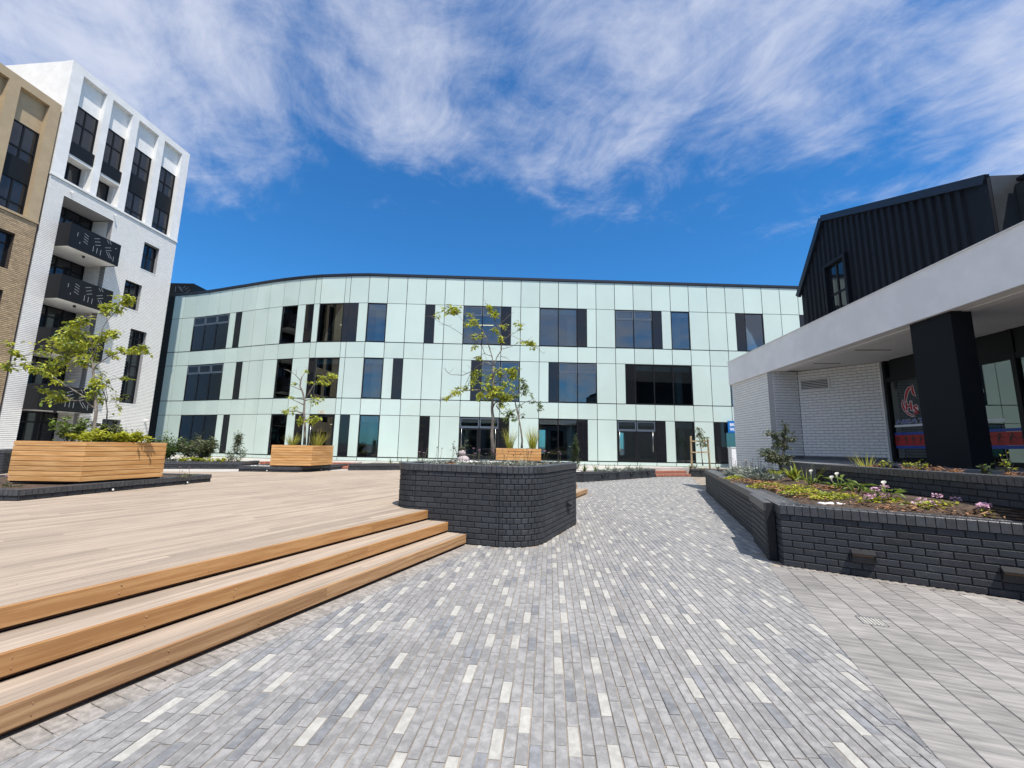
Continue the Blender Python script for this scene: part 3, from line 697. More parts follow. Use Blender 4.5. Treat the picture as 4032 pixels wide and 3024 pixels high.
# plaque over the left entrance and blue shop sign on the ground floor
pq = thing('plaque', 'small cream plaque with two lines of lettering above the entrance', 'plaque', (-11.57,25.155,3.33), math.atan2(-.2,1.6))
m = MB(); m.box(-.20,.20,-.03,0,-.105,.105); m.build('board','sign_cream',pq)
m = MB()
for (x0,x1,z0,z1) in ((-.20,.20,.095,.105),(-.20,.20,-.105,-.095),(-.20,-.19,-.095,.095),(.19,.20,-.095,.095)): m.box(x0,x1,-.034,-.03,z0,z1)
m.build('border','ink',pq)
def text(name, s, size, mat, parent, loc, rot, ext=0.002, bold=0.0, shear=0.0, align='LEFT', sx_=1.0):
    c = bpy.data.curves.new(name, 'FONT'); c.body = s; c.size = size; c.extrude = ext; c.offset = bold; c.shear = shear; c.align_x = align
    tmp = bpy.data.objects.new('tmp', c); COL.objects.link(tmp)
    dg = bpy.context.evaluated_depsgraph_get(); dg.update(); me = bpy.data.meshes.new_from_object(tmp.evaluated_get(dg))
    bpy.data.objects.remove(tmp); me.materials.clear(); me.materials.append(MATS[mat])
    o = bpy.data.objects.new(name, me); COL.objects.link(o); o.parent = parent; o.location = loc; o.rotation_euler = rot; o.scale = (sx_,1,1)
    return o
FACE = (math.pi/2,0,0)
m = MB()
for z_, w_ in ((.035,.24),(-.04,.28)):
    x = -w_/2
    while x < w_/2: m.box(x,x+.018,-.033,-.03,z_-.02,z_+.02); x += .026
m.build('lettering','ink',pq)
sg = thing('wall_sign', 'blue square sign with white capitals at the right end of the office', 'sign', (13.28,25.30,2.56))
m = MB(); m.box(0,.95,0,.06,0,.72); m.build('board','sign_blue',sg)
text('lettering', 'BRID', .25, 'sign_white', sg, (.10,-.004,.40), FACE, .003, .006)
text('lettering', 'WAT', .25, 'sign_white', sg, (.10,-.004,.12), FACE, .003, .006)
wb = MB(); wb.box(-.02,.75,0,.4,0,1.2); wb.box(-.05,.78,-.03,.43,1.2,1.24); tag(wb.build('cabinet','sign_white',None,(13.12,24.72,.45)), 'pale waist-high cabinet standing under the blue sign', 'cabinet')

# ------------------------------------------------------------------ left: white and tan apartment blocks
def holes_wall(mb, o0, o1, s0, s1, z0, z1, holes, mi=0):
    """wall slab between outward offsets o0<o1 (local x), along y from s0 to s1, with rectangular holes"""
    ss = sorted(set([s0,s1]+[h for q in holes for h in q[:2] if s0 < h < s1])); zs = sorted(set([z0,z1]+[h for q in holes for h in q[2:4] if z0 < h < z1]))
    for a, b in zip(ss, ss[1:]):
        run = None
        for c, d in zip(zs, zs[1:]):
            cs, cz = (a+b)/2, (c+d)/2
            hole = any(h[0] < cs < h[1] and h[2] < cz < h[3] for h in holes)
            if not hole: run = (run[0], d) if run else (c, d)
            if hole and run: mb.box(o0,o1,a,b,*run,mi); run = None
        if run: mb.box(o0,o1,a,b,*run,mi)
def facade_bricks(ent_mat, o, s0, s1, z0, z1, holes, L_=.232, h=.0857, depth=.03, flip=False):
    """bricks on a facade that looks along local +x"""
    m = MB(); n = int((z1-z0)/h)
    for k in range(n):
        z = z0+(k+.5)*h; s = s0-(L_/2 if k % 2 else 0)
        spans = [(s0,s1)]
        for q in holes:
            if q[2]-.01 < z < q[3]+.01:
                spans = [x for a, b in spans for x in ((a,min(b,q[0])),(max(a,q[1]),b)) if x[1]-x[0] > .02]
        while s < s1:
            for a, b in spans:
                c, d = max(s,a), min(s+L_,b)
                if d-c > .03: piece_into(m, o+depth/2, (c+d)/2, z, math.pi/2, d-c-.001, depth, h-.022, '-y', .0008, 0)
            s += L_
    return m
LO = Vector((-22.932,20.8,0.0))
def glazing(parent, name, o, s0, s1, z0, z1, vs=(), hs=(), mat='dark_glass', t=.055):
    """window whose frame faces local +x"""
    f = MB(); f.box(o-.05,o+.02,s0,s0+t,z0,z1); f.box(o-.05,o+.02,s1-t,s1,z0,z1); f.box(o-.05,o+.02,s0+t,s1-t,z0,z0+t); f.box(o-.05,o+.02,s0+t,s1-t,z1-t,z1)
    for v in vs: f.box(o-.045,o+.015,v-.03,v+.03,z0+t,z1-t)
    for hh in hs: f.box(o-.047,o+.017,s0+t,s1-t,hh-.035,hh+.035)
    w = f.build(name,'frame_black',parent)
    ys = [s0+t]+[v for v in vs]+[s1-t]; zs = [z0+t]+list(hs)+[z1-t]
    for a, b in zip(ys, ys[1:]):
        for c, d in zip(zs, zs[1:]):
            q = MB(); q.box(o-.03,o-.02,a,b,c,d); q.build('pane',mat,w)
    return w
wbld = thing('apartment_block', 'tall white apartment block with black balconies on the left', 'building', LO, -AZ)
# local frame: x outward, y along the facade, z up
SA, SB, ZC, ZP = -2.08, 4.94, 14.47, 20.9
rec = (-1.38,1.05,0.0,13.73)
WINS = [(2.91,3.89,11.73,13.43),(2.19,3.19,9.09,10.74),(2.93,3.92,3.56,7.98),(2.2,3.2,0.45,2.54)]
holes = [rec]+WINS
m = MB(); holes_wall(m, -.30, -.002, SA, SB, 0, ZC, holes); m.build('wall','white_mortar',wbld)
tag(facade_bricks('white_brick', 0, SA, SB, 0.0, ZC, holes).build('brickwork','white_brick',wbld), kind='stuff')
for (a,b,c,d) in WINS[:3]:
    hs = [d-.75] if d-c < 2 else [c+.45,c+1.6,c+2.25,d-1.15,d-.5]
    glazing(wbld,'window',-.20,a,b,c,d,[(a+b)/2] ,hs)
    q = MB(); q.box(-.16,.045,a-.02,b+.02,c-.05,c-.003); q.build('sill','white_plaster',wbld)
glazing(wbld,'door',-.22,2.2,3.2,.45,2.54,[2.7],[])
# plastered top storeys with four recessed bays
BAY = [(-1.54,-.36),(-.03,1.08),(1.47,2.73),(3.14,4.40)]
zt = 20.5
m = MB(); bh = [(a,b,ZC+.06,zt) for a,b in BAY]; holes_wall(m, -.35, .05, SA, SB, ZC+.06, ZP, bh); m.build('upper_wall','white_plaster',wbld)
m = MB(); m.box(-.3,.085,SA-.02,SB+.02,ZC-.04,ZC+.06); m.build('cornice','white_plaster',wbld)
for i, (a, b) in enumerate(BAY):
    m = MB(); m.box(-.35,-.20,a,b,18.9,zt); m.build('bay_panel','white_plaster',wbld)
    if i < 2:
        glazing(wbld,'window',-.22,a,b,16.75,18.9,[(a+b)/2],[17.95])
        m = MB(); m.box(-.30,-.02,a,b,16.05,16.75); m.build('spandrel','frame_black',wbld)
        m = MB(); m.box(-.9,-.05,a,b,15.90,16.05); m.box(-.9,-.75,a,b,ZC+.06,15.90); m.box(-.9,-.35,b-.02,b+.1,ZC+.06,15.90); m.box(-.9,-.35,a-.1,a+.02,ZC+.06,15.90); m.build('loggia','white_plaster',wbld)
        glazing(wbld,'window',-.66,a+.03,b-.03,ZC+.10,15.89,[(a+b)/2],[])
    else:
        glazing(wbld,'window',-.22,a,b,ZC+.08,18.9,[(a+b)/2],[15.0,16.1,17.2,17.9]); m = MB(); m.box(-.24,-.19,a+.03,b-.03,16.1,17.2); m.build('spandrel','frame_black',wbld)
# storeys inside the balcony recess
m = MB(); m.box(-1.5,-1.35,rec[0]-.3,rec[1]+.3,0,rec[3]); m.box(-1.5,-.3,rec[1]+.06,rec[1]+.3,0,rec[3]); m.box(-1.5,-.3,rec[0]-.3,rec[0]-.06,0,rec[3]); m.box(-1.4,-.3,rec[0]-.06,rec[1]+.06,rec[3]+.02,rec[3]+.2); m.build('recess_wall','white_mortar',wbld)
m = MB()
for k in range(int(rec[3]/.0857)):
    z = (k+.5)*.0857; x = -1.34-(.116 if k % 2 else 0)
    while x < -.03:
        a, b = max(x,-1.34), min(x+.232,-.01); x += .232
        if b-a > .03: piece_into(m, (a+b)/2, rec[1]+.03, z, 0, b-a-.006, .06, .068, '-y', .004, 0)
tag(m.build('recess_brickwork','white_brick',wbld), kind='stuff')
fl = [-.05, 2.80, 5.56, 8.28, 11.0]
for k, zb in enumerate(fl):
    ztop = fl[k+1] if k < 4 else rec[3]
    w = glazing(wbld,'window',-1.27,rec[0]+.02,rec[1]-.02,zb+(.5 if k == 0 else .26),ztop-.02,[-.85,-.25,.45],[ztop-.55])
    if k == 0: continue
    bal = MB(); bal.box(-1.34,.74,rec[0]+.005,rec[1]-.005,zb,zb+.24); bo = bal.build('balcony','white_plaster',wbld)
    # sheet screens
    scr = MB(); T0, T1 = zb-.03, zb+1.22
    scr.box(.75,.765,rec[0],rec[1],T0,T1); scr.box(.0,.75,rec[0],rec[0]+.015,T0,T1); scr.box(.0,.75,rec[1]-.015,rec[1],T0,T1)
    scr.build('screen','frame_black',bo)
    sl = MB(); rs = random.Random(11)
    def slot(y, z, ln, ang):
        dy, dz_ = math.cos(ang)*ln/2, math.sin(ang)*ln/2
        sl.bar((.7665,y-dy,z-dz_),(.7665,y+dy,z+dz_),.003,.018,0,up=(0,-dz_,dy))
    W_ = rec[1]-rec[0]
    for (fy,fz,ln,an,n_,sy,sz) in ((.14,.62,.20,90,1,0,0),(.20,.30,.1,90,1,0,0),(.30,.75,.22,-22,4,.0,-.14),(.50,.80,.28,25,3,.02,-.16),(.46,.30,.30,90,3,.075,-.02),(.72,.88,.2,-55,2,.05,.02),(.74,.62,.30,25,2,.02,-.14),(.76,.30,.36,-55,2,.05,0),(.90,.74,.09,15,1,0,0),(.88,.22,.28,90,1,0,0)):
        for j in range(n_): slot(rec[0]+W_*(fy+sy*j), zb+1.22*(fz)+sz*j*1.0, ln, R(an))
    tag(sl.build('slot_strips','slot_light',bo), kind='stuff')  # applied pale strips, painted as light seen through cut-outs
    dl = MB(); dl.tube([(.2,-.2,zb-.10),(.2,-.2,zb)],.06,10); dl.build('downlight','fixture',bo)
# sides, roof
m = MB(); m.box(-12,-.352,SA+.003,SA+.3,0,ZP-.02); m.box(-12,-.352,SB-.3,SB-.003,0,ZP-.02); m.box(-12,-11.7,SA+.3,SB-.3,0,ZP-.02); m.build('side_wall','white_plaster',wbld)
m = MB(); m.box(-12,-.36,SA+.31,SB-.31,ZP-.6,ZP-.4); m.box(-12,-.36,SA+.31,SB-.31,ZC-.2,ZC); m.build('roof','backing',wbld)
for (y, z) in ((-1.15,14.05),(1.0,14.05)):
    c = MB(); c.tube([(.03,y,z),(.12,y,z+.02),(.16,y,z-.02)],.025,8); c.ball((.17,y,z-.05),.05); c.build('wall_light','white_plaster',wbld,smooth=True)
c = MB(); c.box(.03,.10,4.55,4.62,2.55,2.63); c.box(.06,.26,4.53,4.62,2.62,2.72); c.build('camera_housing','white_plaster',wbld)

tan = thing('brick_apartment_block', 'tan brick and plaster apartment block cut off by the left edge', 'building', LO+Vector((-dA.x*2.3,-dA.y*2.3,0)), -AZ)
oy = 2.3
TA, TB, TC, TP = -14.0+oy, -2.18+oy, 11.72, 18.14
tb = [(-3.75+oy-1.55*i, -2.62+oy-1.55*i) for i in range(6)]
low = [(-3.95+oy-1.55*i-(0), -2.87+oy-1.55*i) for i in range(6)]
lh = [(a,b,z0,z0+1.70) for (a,b) in low for z0 in (0.9,3.62,6.34,9.06)]
m = MB(); holes_wall(m,-.30,-.002,TA,TB,0,TC,lh); m.build('wall','tan_mortar',tan)
tag(facade_bricks('tan_brick',0,TA,TB,0,TC,lh).build('brickwork','tan_brick',tan), kind='stuff')
for (a,b,c,d) in lh: glazing(tan,'window',-.2,a,b,c,d,[(a+b)/2],[d-.5])
m = MB(); holes_wall(m,-.35,.05,TA,TB,TC+.06,TP,[(a,b,TC+.06,17.72) for a,b in tb]); m.build('upper_wall','tan_plaster',tan)
m = MB(); m.box(-.3,.085,TA,TB+.01,TC-.04,TC+.06); m.build('cornice','tan_plaster',tan)
for a, b in tb:
    m = MB(); m.box(-.35,-.2,a,b,16.18,17.72); m.build('bay_panel','tan_plaster',tan)
    glazing(tan,'window',-.22,a,b,TC+.08,16.18,[(a+b)/2],[12.3,13.4,14.45,14.95]); m = MB(); m.box(-.24,-.19,a+.03,b-.03,13.4,14.45); m.build('spandrel','frame_black',tan)
m = MB(); m.box(-12,-.352,TB-.3,TB-.003,0,TP-.02); m.box(-12,-.36,TA,TB-.31,TP-.6,TP-.4); m.build('side_wall','tan_plaster',tan)

# dark louvred link between the white block and the office
lk = thing('link_block', 'narrow dark louvred link between white block and mint office', 'building', (-26.2,29.5,0.4))
m = MB(); m.box(-1.6,1.12,.08,2.5,0,11.75); m.build('wall','louvre',lk)
m = MB()
for k in range(118): m.box(-1.6,1.10,0,.08,.02+k*.1,.075+k*.1)
tag(m.build('louvre_blades','louvre',lk), kind='stuff')
scn = thing('roof_screen', 'black perforated screen on the roof behind the white block', 'screen', (-26.3,30.3,12.0))
m = MB(); m.box(-.6,1.65,0,.04,0,1.42); m.box(1.61,1.65,.04,2.0,0,1.42); m.build('panel','frame_black',scn)
m = MB()
for (x,z,l_,a_) in ((.30,.95,.4,90),(.62,1.0,.5,-55),(.75,.95,.5,-55),(.95,1.1,.25,40),(1.15,1.0,.3,40),(1.3,.8,.35,40),(.55,.4,.35,90),(.68,.4,.35,90),(.82,.4,.35,90),(1.0,.5,.3,-50),(1.25,.35,.3,-20)):
    dx, dz_ = math.cos(R(a_))*l_/2, math.sin(R(a_))*l_/2; m.bar((x-dx,-.002,z-dz_),(x+dx,-.002,z+dz_),.003,.03,0,up=(-dz_,0,dx))
tag(m.build('slot_strips','frame_steel',scn), kind='stuff')
# ------------------------------------------------------------------ right: shop building with canopy and black gable
RO = fr(9, 12); rbz = 0.55
rbld = thing('shop_building', 'shop with white fascia canopy, white brick wall and black metal gable', 'building', (RO[0],RO[1],rbz), -AZ)
OFF = (-9,-12,-rbz)
def rbx(name, mat, *b):
    m = MB(); m.box(*b); return m.build(name, mat, rbld, OFF)
ent = []
segs = [([(7.2,16.95),(7.2,13.985)],.52),([(7.2,13.93),(8.02,14.02)],1.37),([(8.02,14.02),(9.4,12.5)],1.37)]
core = MB()
for pts, zb in segs:
    path = [(a,b,False) for a,b in pts]; n = round((4.07-zb)/.0865)
    ent += course_bricks(path, zb, n, 'white_brick', h=(4.07-zb)/n, jt=.007, jz=.013, depth=.05, start=(1 if zb > 1 else 0))
    strip_core(path, .28, zb-.02, 4.09, 0, core, inset=.011)
core.box(7.5,8.5,14.2,16.9,.5,4.08)
core.build('wall','white_mortar',rbld,OFF)
ent = [(e[0]+OFF[0],e[1]+OFF[1],e[2]+OFF[2])+e[3:] for e in ent]
pieces(rbld, ent, 'brick', 'distant_bricks', ['white_brick'], 300, .004)
m = MB(); strip_core([(7.23,13.96,0),(8.03,14.05,0),(9.42,12.52,0)], .1, 1.255, 1.36, 0, m); m.build('plinth','grey_slab',rbld,OFF)
# fascia, canopy roof and soffit
m = MB(); m.box(7.12,7.42,2.0,17.02,4.07,4.985); m.build('fascia','fascia_plaster',rbld,OFF)
m = MB(); m.box(7.10,7.44,1.98,17.04,4.985,5.005); m.build('fascia_capping','white_plaster',rbld,OFF)
m = MB(); m.box(7.42,14,2.0,16.98,4.60,4.72); m.build('canopy_roof','concrete',rbld,OFF)
m = MB(); m.box(7.42,9.55,2.0,13.92,4.09,4.14); m.box(8.1,9.55,13.92,14.6,4.09,4.14); m.build('soffit','soffit_paint',rbld,OFF)
m = MB(); m.box(7.4,7.62,2.0,13.9,4.06,4.10); m.build('soffit_edge','fascia_plaster',rbld,OFF)
for (sa, d0, d1) in ((11.0,7.75,8.6),(12.7,7.75,8.5)): rbx('slot_vent','dark_void',d0,d1,sa,sa+.05,4.083,4.089)
m = MB(); m.tube([(8.3,7.35,3.86),(8.3,7.35,4.09)],.055,12); m.build('downlight','fixture',rbld,OFF)
# column
m = MB(); m.box(7.2,7.55,7.87,8.72,1.26,4.075); m.build('column','column_paint',rbld,OFF)
# vent grille on the splayed wall
a_, b_ = Vector((8.02,14.02)), Vector((9.4,12.5)); td = (b_-a_).normalized(); nd = Vector((td.y,-td.x))
g = MB(); gc = a_+td*.44+nd*.012; rz = math.atan2(td.y,td.x)
gv = []
f = MB()
for (x0,x1,z0,z1) in ((-.40,.40,.15,.19),(-.40,.40,-.19,-.15),(-.40,-.36,-.15,.15),(.36,.40,-.15,.15)): f.box(x0,x1,-.03,.01,z0,z1)
vg = f.build('vent_grille','white_plaster',rbld,(gc.x+OFF[0],gc.y+OFF[1],3.60+OFF[2]),rz)
f = MB(); f.box(-.36,.36,-.004,.004,-.15,.15); f.build('grille_back','dark_void',vg)
for k in range(6):
    f = MB(); z = -.125+k*.05; f.face([(-.36,-.028,z-.012),(.36,-.028,z-.012),(.36,-.005,z+.012),(-.36,-.005,z+.012)]); f.box(-.36,.36,-.03,-.024,z-.016,z-.008); f.build('blade','white_plaster',vg)
# plaster reveal and shopfront
rbx('reveal','white_plaster',9.38,9.64,12.50,12.64,1.26,4.09)
GD = 9.5
m = MB(); ms = [12.45,9.18,8.42,7.6,6.2,4.8,3.4,2.0]
for s_ in ms: m.box(GD-.06,GD+.06,s_-.045,s_+.045,1.27,4.09)
m.box(GD-.05,GD+.05,2,12.45,1.27,1.36); m.box(GD-.05,GD+.05,2,12.45,3.47,3.60)
sf = m.build('shopfront','frame_black',rbld,OFF)
m = MB(); m.box(GD-.03,GD+.03,2,12.25,3.60,4.09); m.build('lintel','frame_black',sf)
for s0, s1 in zip(ms, ms[1:]):
    q = MB(); q.box(GD-.004,GD+.004,s1+.045,s0-.045,1.36,3.47); q.build('pane','shop_glass',sf)
rbx('shop_floor','inner_dark',GD+.06,14,2,12.4,1.2,1.28); rbx('shop_back','inner_dark',13.9,14.1,2,12.4,1.2,4.1); rbx('shop_side','inner_dark',GD+.06,14,12.4,12.6,1.2,4.1); rbx('shop_ceiling','inner_dark',GD+.06,14,2,12.6,4.1,4.2)
# window graphics: logo, name, red band (on the outside of the glass)
TXT = (math.pi/2,0,-math.pi/2); gx = GD-.006
def gpoly(name, mat, pts, dx=0.0):
    m = MB(); p = [(gx-dx,s_,z_) for s_,z_ in pts]; q = [(gx-dx+.0015,s_,z_) for s_,z_ in pts]
    m.face(p); m.face(q[::-1]); n = len(p)
    for i in range(n): m.face([p[i],p[(i+1)%n],q[(i+1)%n],q[i]])
    return m.build(name, mat, sf)
LOGO = [[(11.991,2.95),(12.036,2.863),(12.04,2.761),(11.99,2.642),(11.887,2.532),(11.766,2.474),(11.67,2.472),(11.785,2.518),(11.891,2.595),(11.956,2.696),(11.986,2.801)],
 [(11.929,2.879),(11.923,3.01),(11.878,3.141),(11.791,3.231),(11.628,3.282),(11.725,3.199),(11.803,3.109),(11.861,2.98),(11.896,2.871)],
 [(11.628,3.282),(11.631,3.175),(11.614,3.084),(11.585,2.987),(11.66,3.027),(11.693,3.116),(11.69,3.206)],
 [(9.961,3.037),(9.919,2.993),(9.902,2.897),(9.925,2.788),(9.96,2.774),(9.959,2.905)],[(9.971,2.672),(9.93,2.668),(9.939,2.544),(9.98,2.537)]]
for shp in LOGO:       # white outline first, red on top
    n_ = len(shp); cs, cz = sum(p[0] for p in shp)/n_, sum(p[1] for p in shp)/n_; ring_ = []
    for i in range(n_):
        a_, b_, c_ = Vector(shp[i-1]), Vector(shp[i]), Vector(shp[(i+1)%n_]); t1, t2 = (b_-a_).normalized(), (c_-b_).normalized(); nn = Vector((t1.y+t2.y,-(t1.x+t2.x))); nn = nn.normalized() if nn.length > .05 else Vector((0,0)); ring_.append((b_.x-nn.x*.016,b_.y-nn.y*.016))
    ar = sum(shp[i][0]*shp[(i+1)%n_][1]-shp[(i+1)%n_][0]*shp[i][1] for i in range(n_))
    if ar > 0: ring_ = [(2*p[0]-q[0],2*p[1]-q[1]) for p, q in zip(shp, ring_)]
    gpoly('logo','vinyl_white',ring_,0); gpoly('logo','vinyl_red',shp,.003)
for (mt, ex, dx) in (('vinyl_white',.014,.004),('vinyl_red',0,.007)):
    text('logo_letter','H',.30,mt,sf,(gx-dx,11.935,2.645),TXT,.0006,.014+ex,sx_=1.02)
    text('logo_letter','S',.30,mt,sf,(gx-dx,11.70,2.535),TXT,.0006,.014+ex,sx_=1.0)
text('shop_name','HEATSTUDIOS',.155,'vinyl_white',sf,(gx-.001,12.33,2.30),TXT,.0005,.0045,.25,sx_=2.32)
text('shop_name','HEATSTUDIOS',.155,'vinyl_blue',sf,(gx-.004,12.33,2.30),TXT,.0005,.0,.25,sx_=2.32)
for nm, mt, z0, z1, s0, s1 in (('white_strip','vinyl_white',2.21,2.27,9.545,12.355),('blue_band','vinyl_blue',2.00,2.06,2.2,12.39),('red_band','vinyl_red',1.71,1.99,2.2,12.39),('blue_band','vinyl_blue',1.635,1.705,2.2,12.39)):
    m = MB(); m.box(gx,gx+.0015,s0,s1,z0,z1); m.build(nm, mt, sf)
s_ = 12.28; k = 0
while s_ > 6.5:      # row of dark exercising figures on the red band
    f = MB(); fx = gx-.003; c = s_; lean = (.05,-.03,.0,.04)[k % 4]
    f.face([(fx,c+.028*math.cos(a),1.945+.028*math.sin(a)) for a in [i*math.pi/4 for i in range(8)]])
    f.face([(fx,c+.035,1.91),(fx,c-.035,1.91),(fx,c-.02+lean,1.82),(fx,c+.02+lean,1.82)])
    f.face([(fx,c+.03,1.91),(fx,c+.09,1.90+lean),(fx,c+.09,1.88+lean),(fx,c+.03,1.88)]); f.face([(fx,c-.03,1.91),(fx,c-.09,1.90-lean),(fx,c-.09,1.88-lean),(fx,c-.03,1.88)])
    f.face([(fx,c+.02+lean,1.83),(fx,c+.005+lean,1.83),(fx,c+.04,1.735),(fx,c+.06,1.735)]); f.face([(fx,c-.005+lean,1.83),(fx,c-.02+lean,1.83),(fx,c-.06,1.735),(fx,c-.04,1.735)])
    f.build('figure','vinyl_dark',sf); s_ -= .235; k += 1
# black gable
GP = [(9.09,4.72),(15.92,4.72),(15.92,7.40),(14.31,9.53),(9.09,7.51)]
m = MB(); D0, D1 = 9.5, 17.5
m.face([(D0,s_,z_) for s_,z_ in GP]); m.face([(D1,s_,z_) for s_,z_ in GP])
for i in range(len(GP)):
    a, b = GP[i], GP[(i+1)%len(GP)]; m.face([(D0,a[0],a[1]),(D1,a[0],a[1]),(D1,b[0],b[1]),(D0,b[0],b[1])], 1 if i == 4 else 0)  # near end face takes the paler metal, sunlight put into its colour
gb = m.build('gable_wall',['clad_metal','pale_clad_metal'],rbld,OFF)
def ztop(s_): return 7.40+(15.92-s_)/(15.92-14.31)*2.13 if s_ > 14.31 else 7.51+(s_-9.09)/(14.31-9.09)*2.02
s_ = 9.75
while s_ < 15.8:
    if not (13.36 < s_ < 14.44):
        parts_ = [(4.72, ztop(s_)-.1)]
    else: parts_ = [(4.72,5.95),(7.86,ztop(s_)-.1)]
    for z0, z1 in parts_:
        if z1-z0 < .1: continue
        r_ = MB(); r_.face([(9.5,s_-.075,z0),(9.45,s_-.045,z0),(9.45,s_-.045,z1),(9.5,s_-.075,z1)]); r_.face([(9.45,s_-.045,z0),(9.45,s_+.045,z0),(9.45,s_+.045,z1+.0),(9.45,s_-.045,z1)]); r_.face([(9.45,s_+.045,z0),(9.5,s_+.075,z0),(9.5,s_+.075,z1),(9.45,s_+.045,z1)])
        r_.build('cladding_rib','clad_metal',gb)
    s_ += .235
m = MB(); vt = [(9.10,7.44),(14.31,9.58),(16.0,7.36)]
for a, b in zip(vt, vt[1:]): m.bar((9.42,a[0],a[1]),(9.42,b[0],b[1]),.10,.20,0,up=(0,-(b[1]-a[1]),b[0]-a[0]))
m.build('verge_trim','coping_metal',gb)
m = MB(); m.box(9.43,9.49,9.09,9.30,4.72,7.50); m.build('corner_flashing','clad_metal',gb)
f = MB()
for (a,b,c,d) in ((13.36,13.46,5.95,7.86),(14.34,14.44,5.95,7.86),(13.46,14.34,7.74,7.86),(13.46,14.34,5.95,6.05)): f.box(9.36,9.52,a,b,c,d)
wf = f.build('window','clad_metal',gb)
q = MB(); q.box(9.48,9.49,13.46,14.34,6.05,7.74); q.build('pane','dark_glass',wf)
q = MB(); q.box(9.455,9.485,13.87,13.93,6.05,7.74); q.box(9.455,9.484,13.46,14.34,6.7,6.76); q.build('glazing_bar','frame_black',wf)
m = MB(); m.box(9.95,17.5,3.0,9.08,4.72,7.28); m.build('rear_wing','pale_clad_metal',rbld,OFF)
m = MB(); m.box(9.88,17.5,3.0,8.98,7.28,7.36); m.box(10.3,17.5,3.0,8.9,7.36,7.7); m.build('rear_roof','clad_metal',rbld,OFF)
rbx('rear_body','white_mortar',8.5,17.4,14.62,16.9,.55,4.72)

# raised terrace in front of the shop
m = MB(); tp = [(6.62,2),(6.62,8.87),(5.36,8.87),(5.67,10.8),(7.3,14.0),(7.3,16.6),(9.3,16.6),(14,14),(14,2)]
m.prism([fr(*p) for p in tp], 0.0, 1.26); struct(m.build('raised_terrace','grey_slab'))

# ------------------------------------------------------------------ brick planters
def brick_planter(name, label, paths, z0, n, soil, ch_cap=.106, th=.23, cap=300, cap2=None, closed=False, group=None, over=.015):
    c = paths[0][0]; t = thing(name, label, 'planter', (c[0],c[1],z0), 0, group)
    o_ = (-c[0],-c[1],-z0); e = []; co = MB()
    zt = z0+n*.0833
    for p in paths:
        e += course_bricks(p, z0, n, 'black_brick'); strip_core(p, th, z0-.01, zt+ch_cap-.014, 0, co, .013)
        e += coping_bricks(p, zt, 'coping_brick', depth=.225, h=ch_cap, over=over)
        if cap2: e += coping_bricks(offset_path(p, .232-over), zt, 'coping_brick', w=.23, depth=cap2, h=ch_cap, over=0)
    co.build('core','black_mortar',t,o_)
    pieces(t, [(q[0]+o_[0],q[1]+o_[1],q[2]+o_[2])+tuple(q[3:]) for q in e], 'brick', 'distant_bricks', ['black_brick','coping_brick'], cap, .005)
    if soil: soil.build('soil','soil',t,o_)
    return t
def soil_poly(poly, z0, z1):
    m = MB(); m.prism(poly, z0, z1); return m
def brick_light(parent, pos, rz, w=.20, h=.115, out=.075):
    f = MB(); hw = w/2
    f.box(-hw,hw,-.012,.0,-h/2,h/2)
    f.face([(-hw,-out,h/2-.035),(hw,-out,h/2-.035),(hw,-.012,h/2),(-hw,-.012,h/2)]); f.face([(-hw,-out,h/2-.048),(hw,-out,h/2-.048),(hw,-out,h/2-.035),(-hw,-out,h/2-.035)]); f.face([(-hw,-out,h/2-.048),(hw,-out,h/2-.048),(hw,-.012,h/2-.04),(-hw,-.012,h/2-.04)])
    for s_ in (-hw, hw): f.face([(s_,-out,h/2-.048),(s_,-out,h/2-.035),(s_,-.012,h/2),(s_,-.012,-h/2)])
    l_ = f.build('brick_light','fixture',parent,pos,rz)
    q = MB(); q.box(-hw+.012,hw-.012,-.018,-.013,h/2-.075,h/2-.052); q.build('lens','fixture_lens',l_)
    return l_

# central planter
cp = brick_planter('brick_planter', 'tall black brick planter with rounded corners beside the steps', [CP_PATH], 0.0, 13, soil_poly([p[:2] for p in offset_path(CP_PATH,.215)], 1.08, 1.15), cap=300)
b0 = CP_PATH[0]
S_ = arclen(CP_PATH)
brick_light(cp, (1.085-b0[0], 7.93-b0[1], .44), math.atan2(.91,.414), .17, .11)
m = MB(); m.prism([p[:2] for p in offset_path(CP_PATH,.2)], 0, 1.08); m.build('fill','soil',cp,(-b0[0],-b0[1],0))

# front planter on the right
def P(*l): return [(a,b,False) for a,b in l]
pa = [P(tuple(WALL_A),tuple(WALL_B)), P(tuple(WALL_B),tuple(KN)), P(tuple(KN),tuple(KR)), P((7.55,15.3),tuple(WALL_A))]
sm = MB()
fb = [((7.15,14.9),fr(7.25,14.1)),((6.35,12.75),fr(6.5,12.3)),((5.62,10.4),fr(5.6,10.75)),((5.1,9.0),fr(5.35,9.6)),((4.6,7.6),fr(5.26,8.5)),((4.25,6.6),fr(5.24,7.6)),((4.05,5.85),fr(5.24,7.0)),((4.5,5.45),fr(5.24,6.4)),((5.2,4.97),fr(5.24,5.7)),((6.0,4.44),fr(5.24,5.0)),((7.0,3.75),fr(5.9,4.2))]
def soil_h(t): return .735+.17*min(1, t*1.3)
rg = random.Random(9); grid = []
for (f_, b_) in fb:
    f_, b_ = Vector(f_), Vector(b_); grid.append([tuple(f_.lerp(b_, t))+(soil_h(t)+(rg.uniform(-.012,.012) if 0 < t < 1 else 0),) for t in [i/7 for i in range(8)]])
for i in range(len(grid)-1):
    for j in range(7): sm.face([grid[i][j],grid[i+1][j],grid[i+1][j+1],grid[i][j+1]])
fp = brick_planter('front_planter', 'long low black brick planter on the right with corner pier', pa, 0.0, 8, sm, ch_cap=.118, th=.34, cap=300, cap2=.105)
fo = pa[0][0]
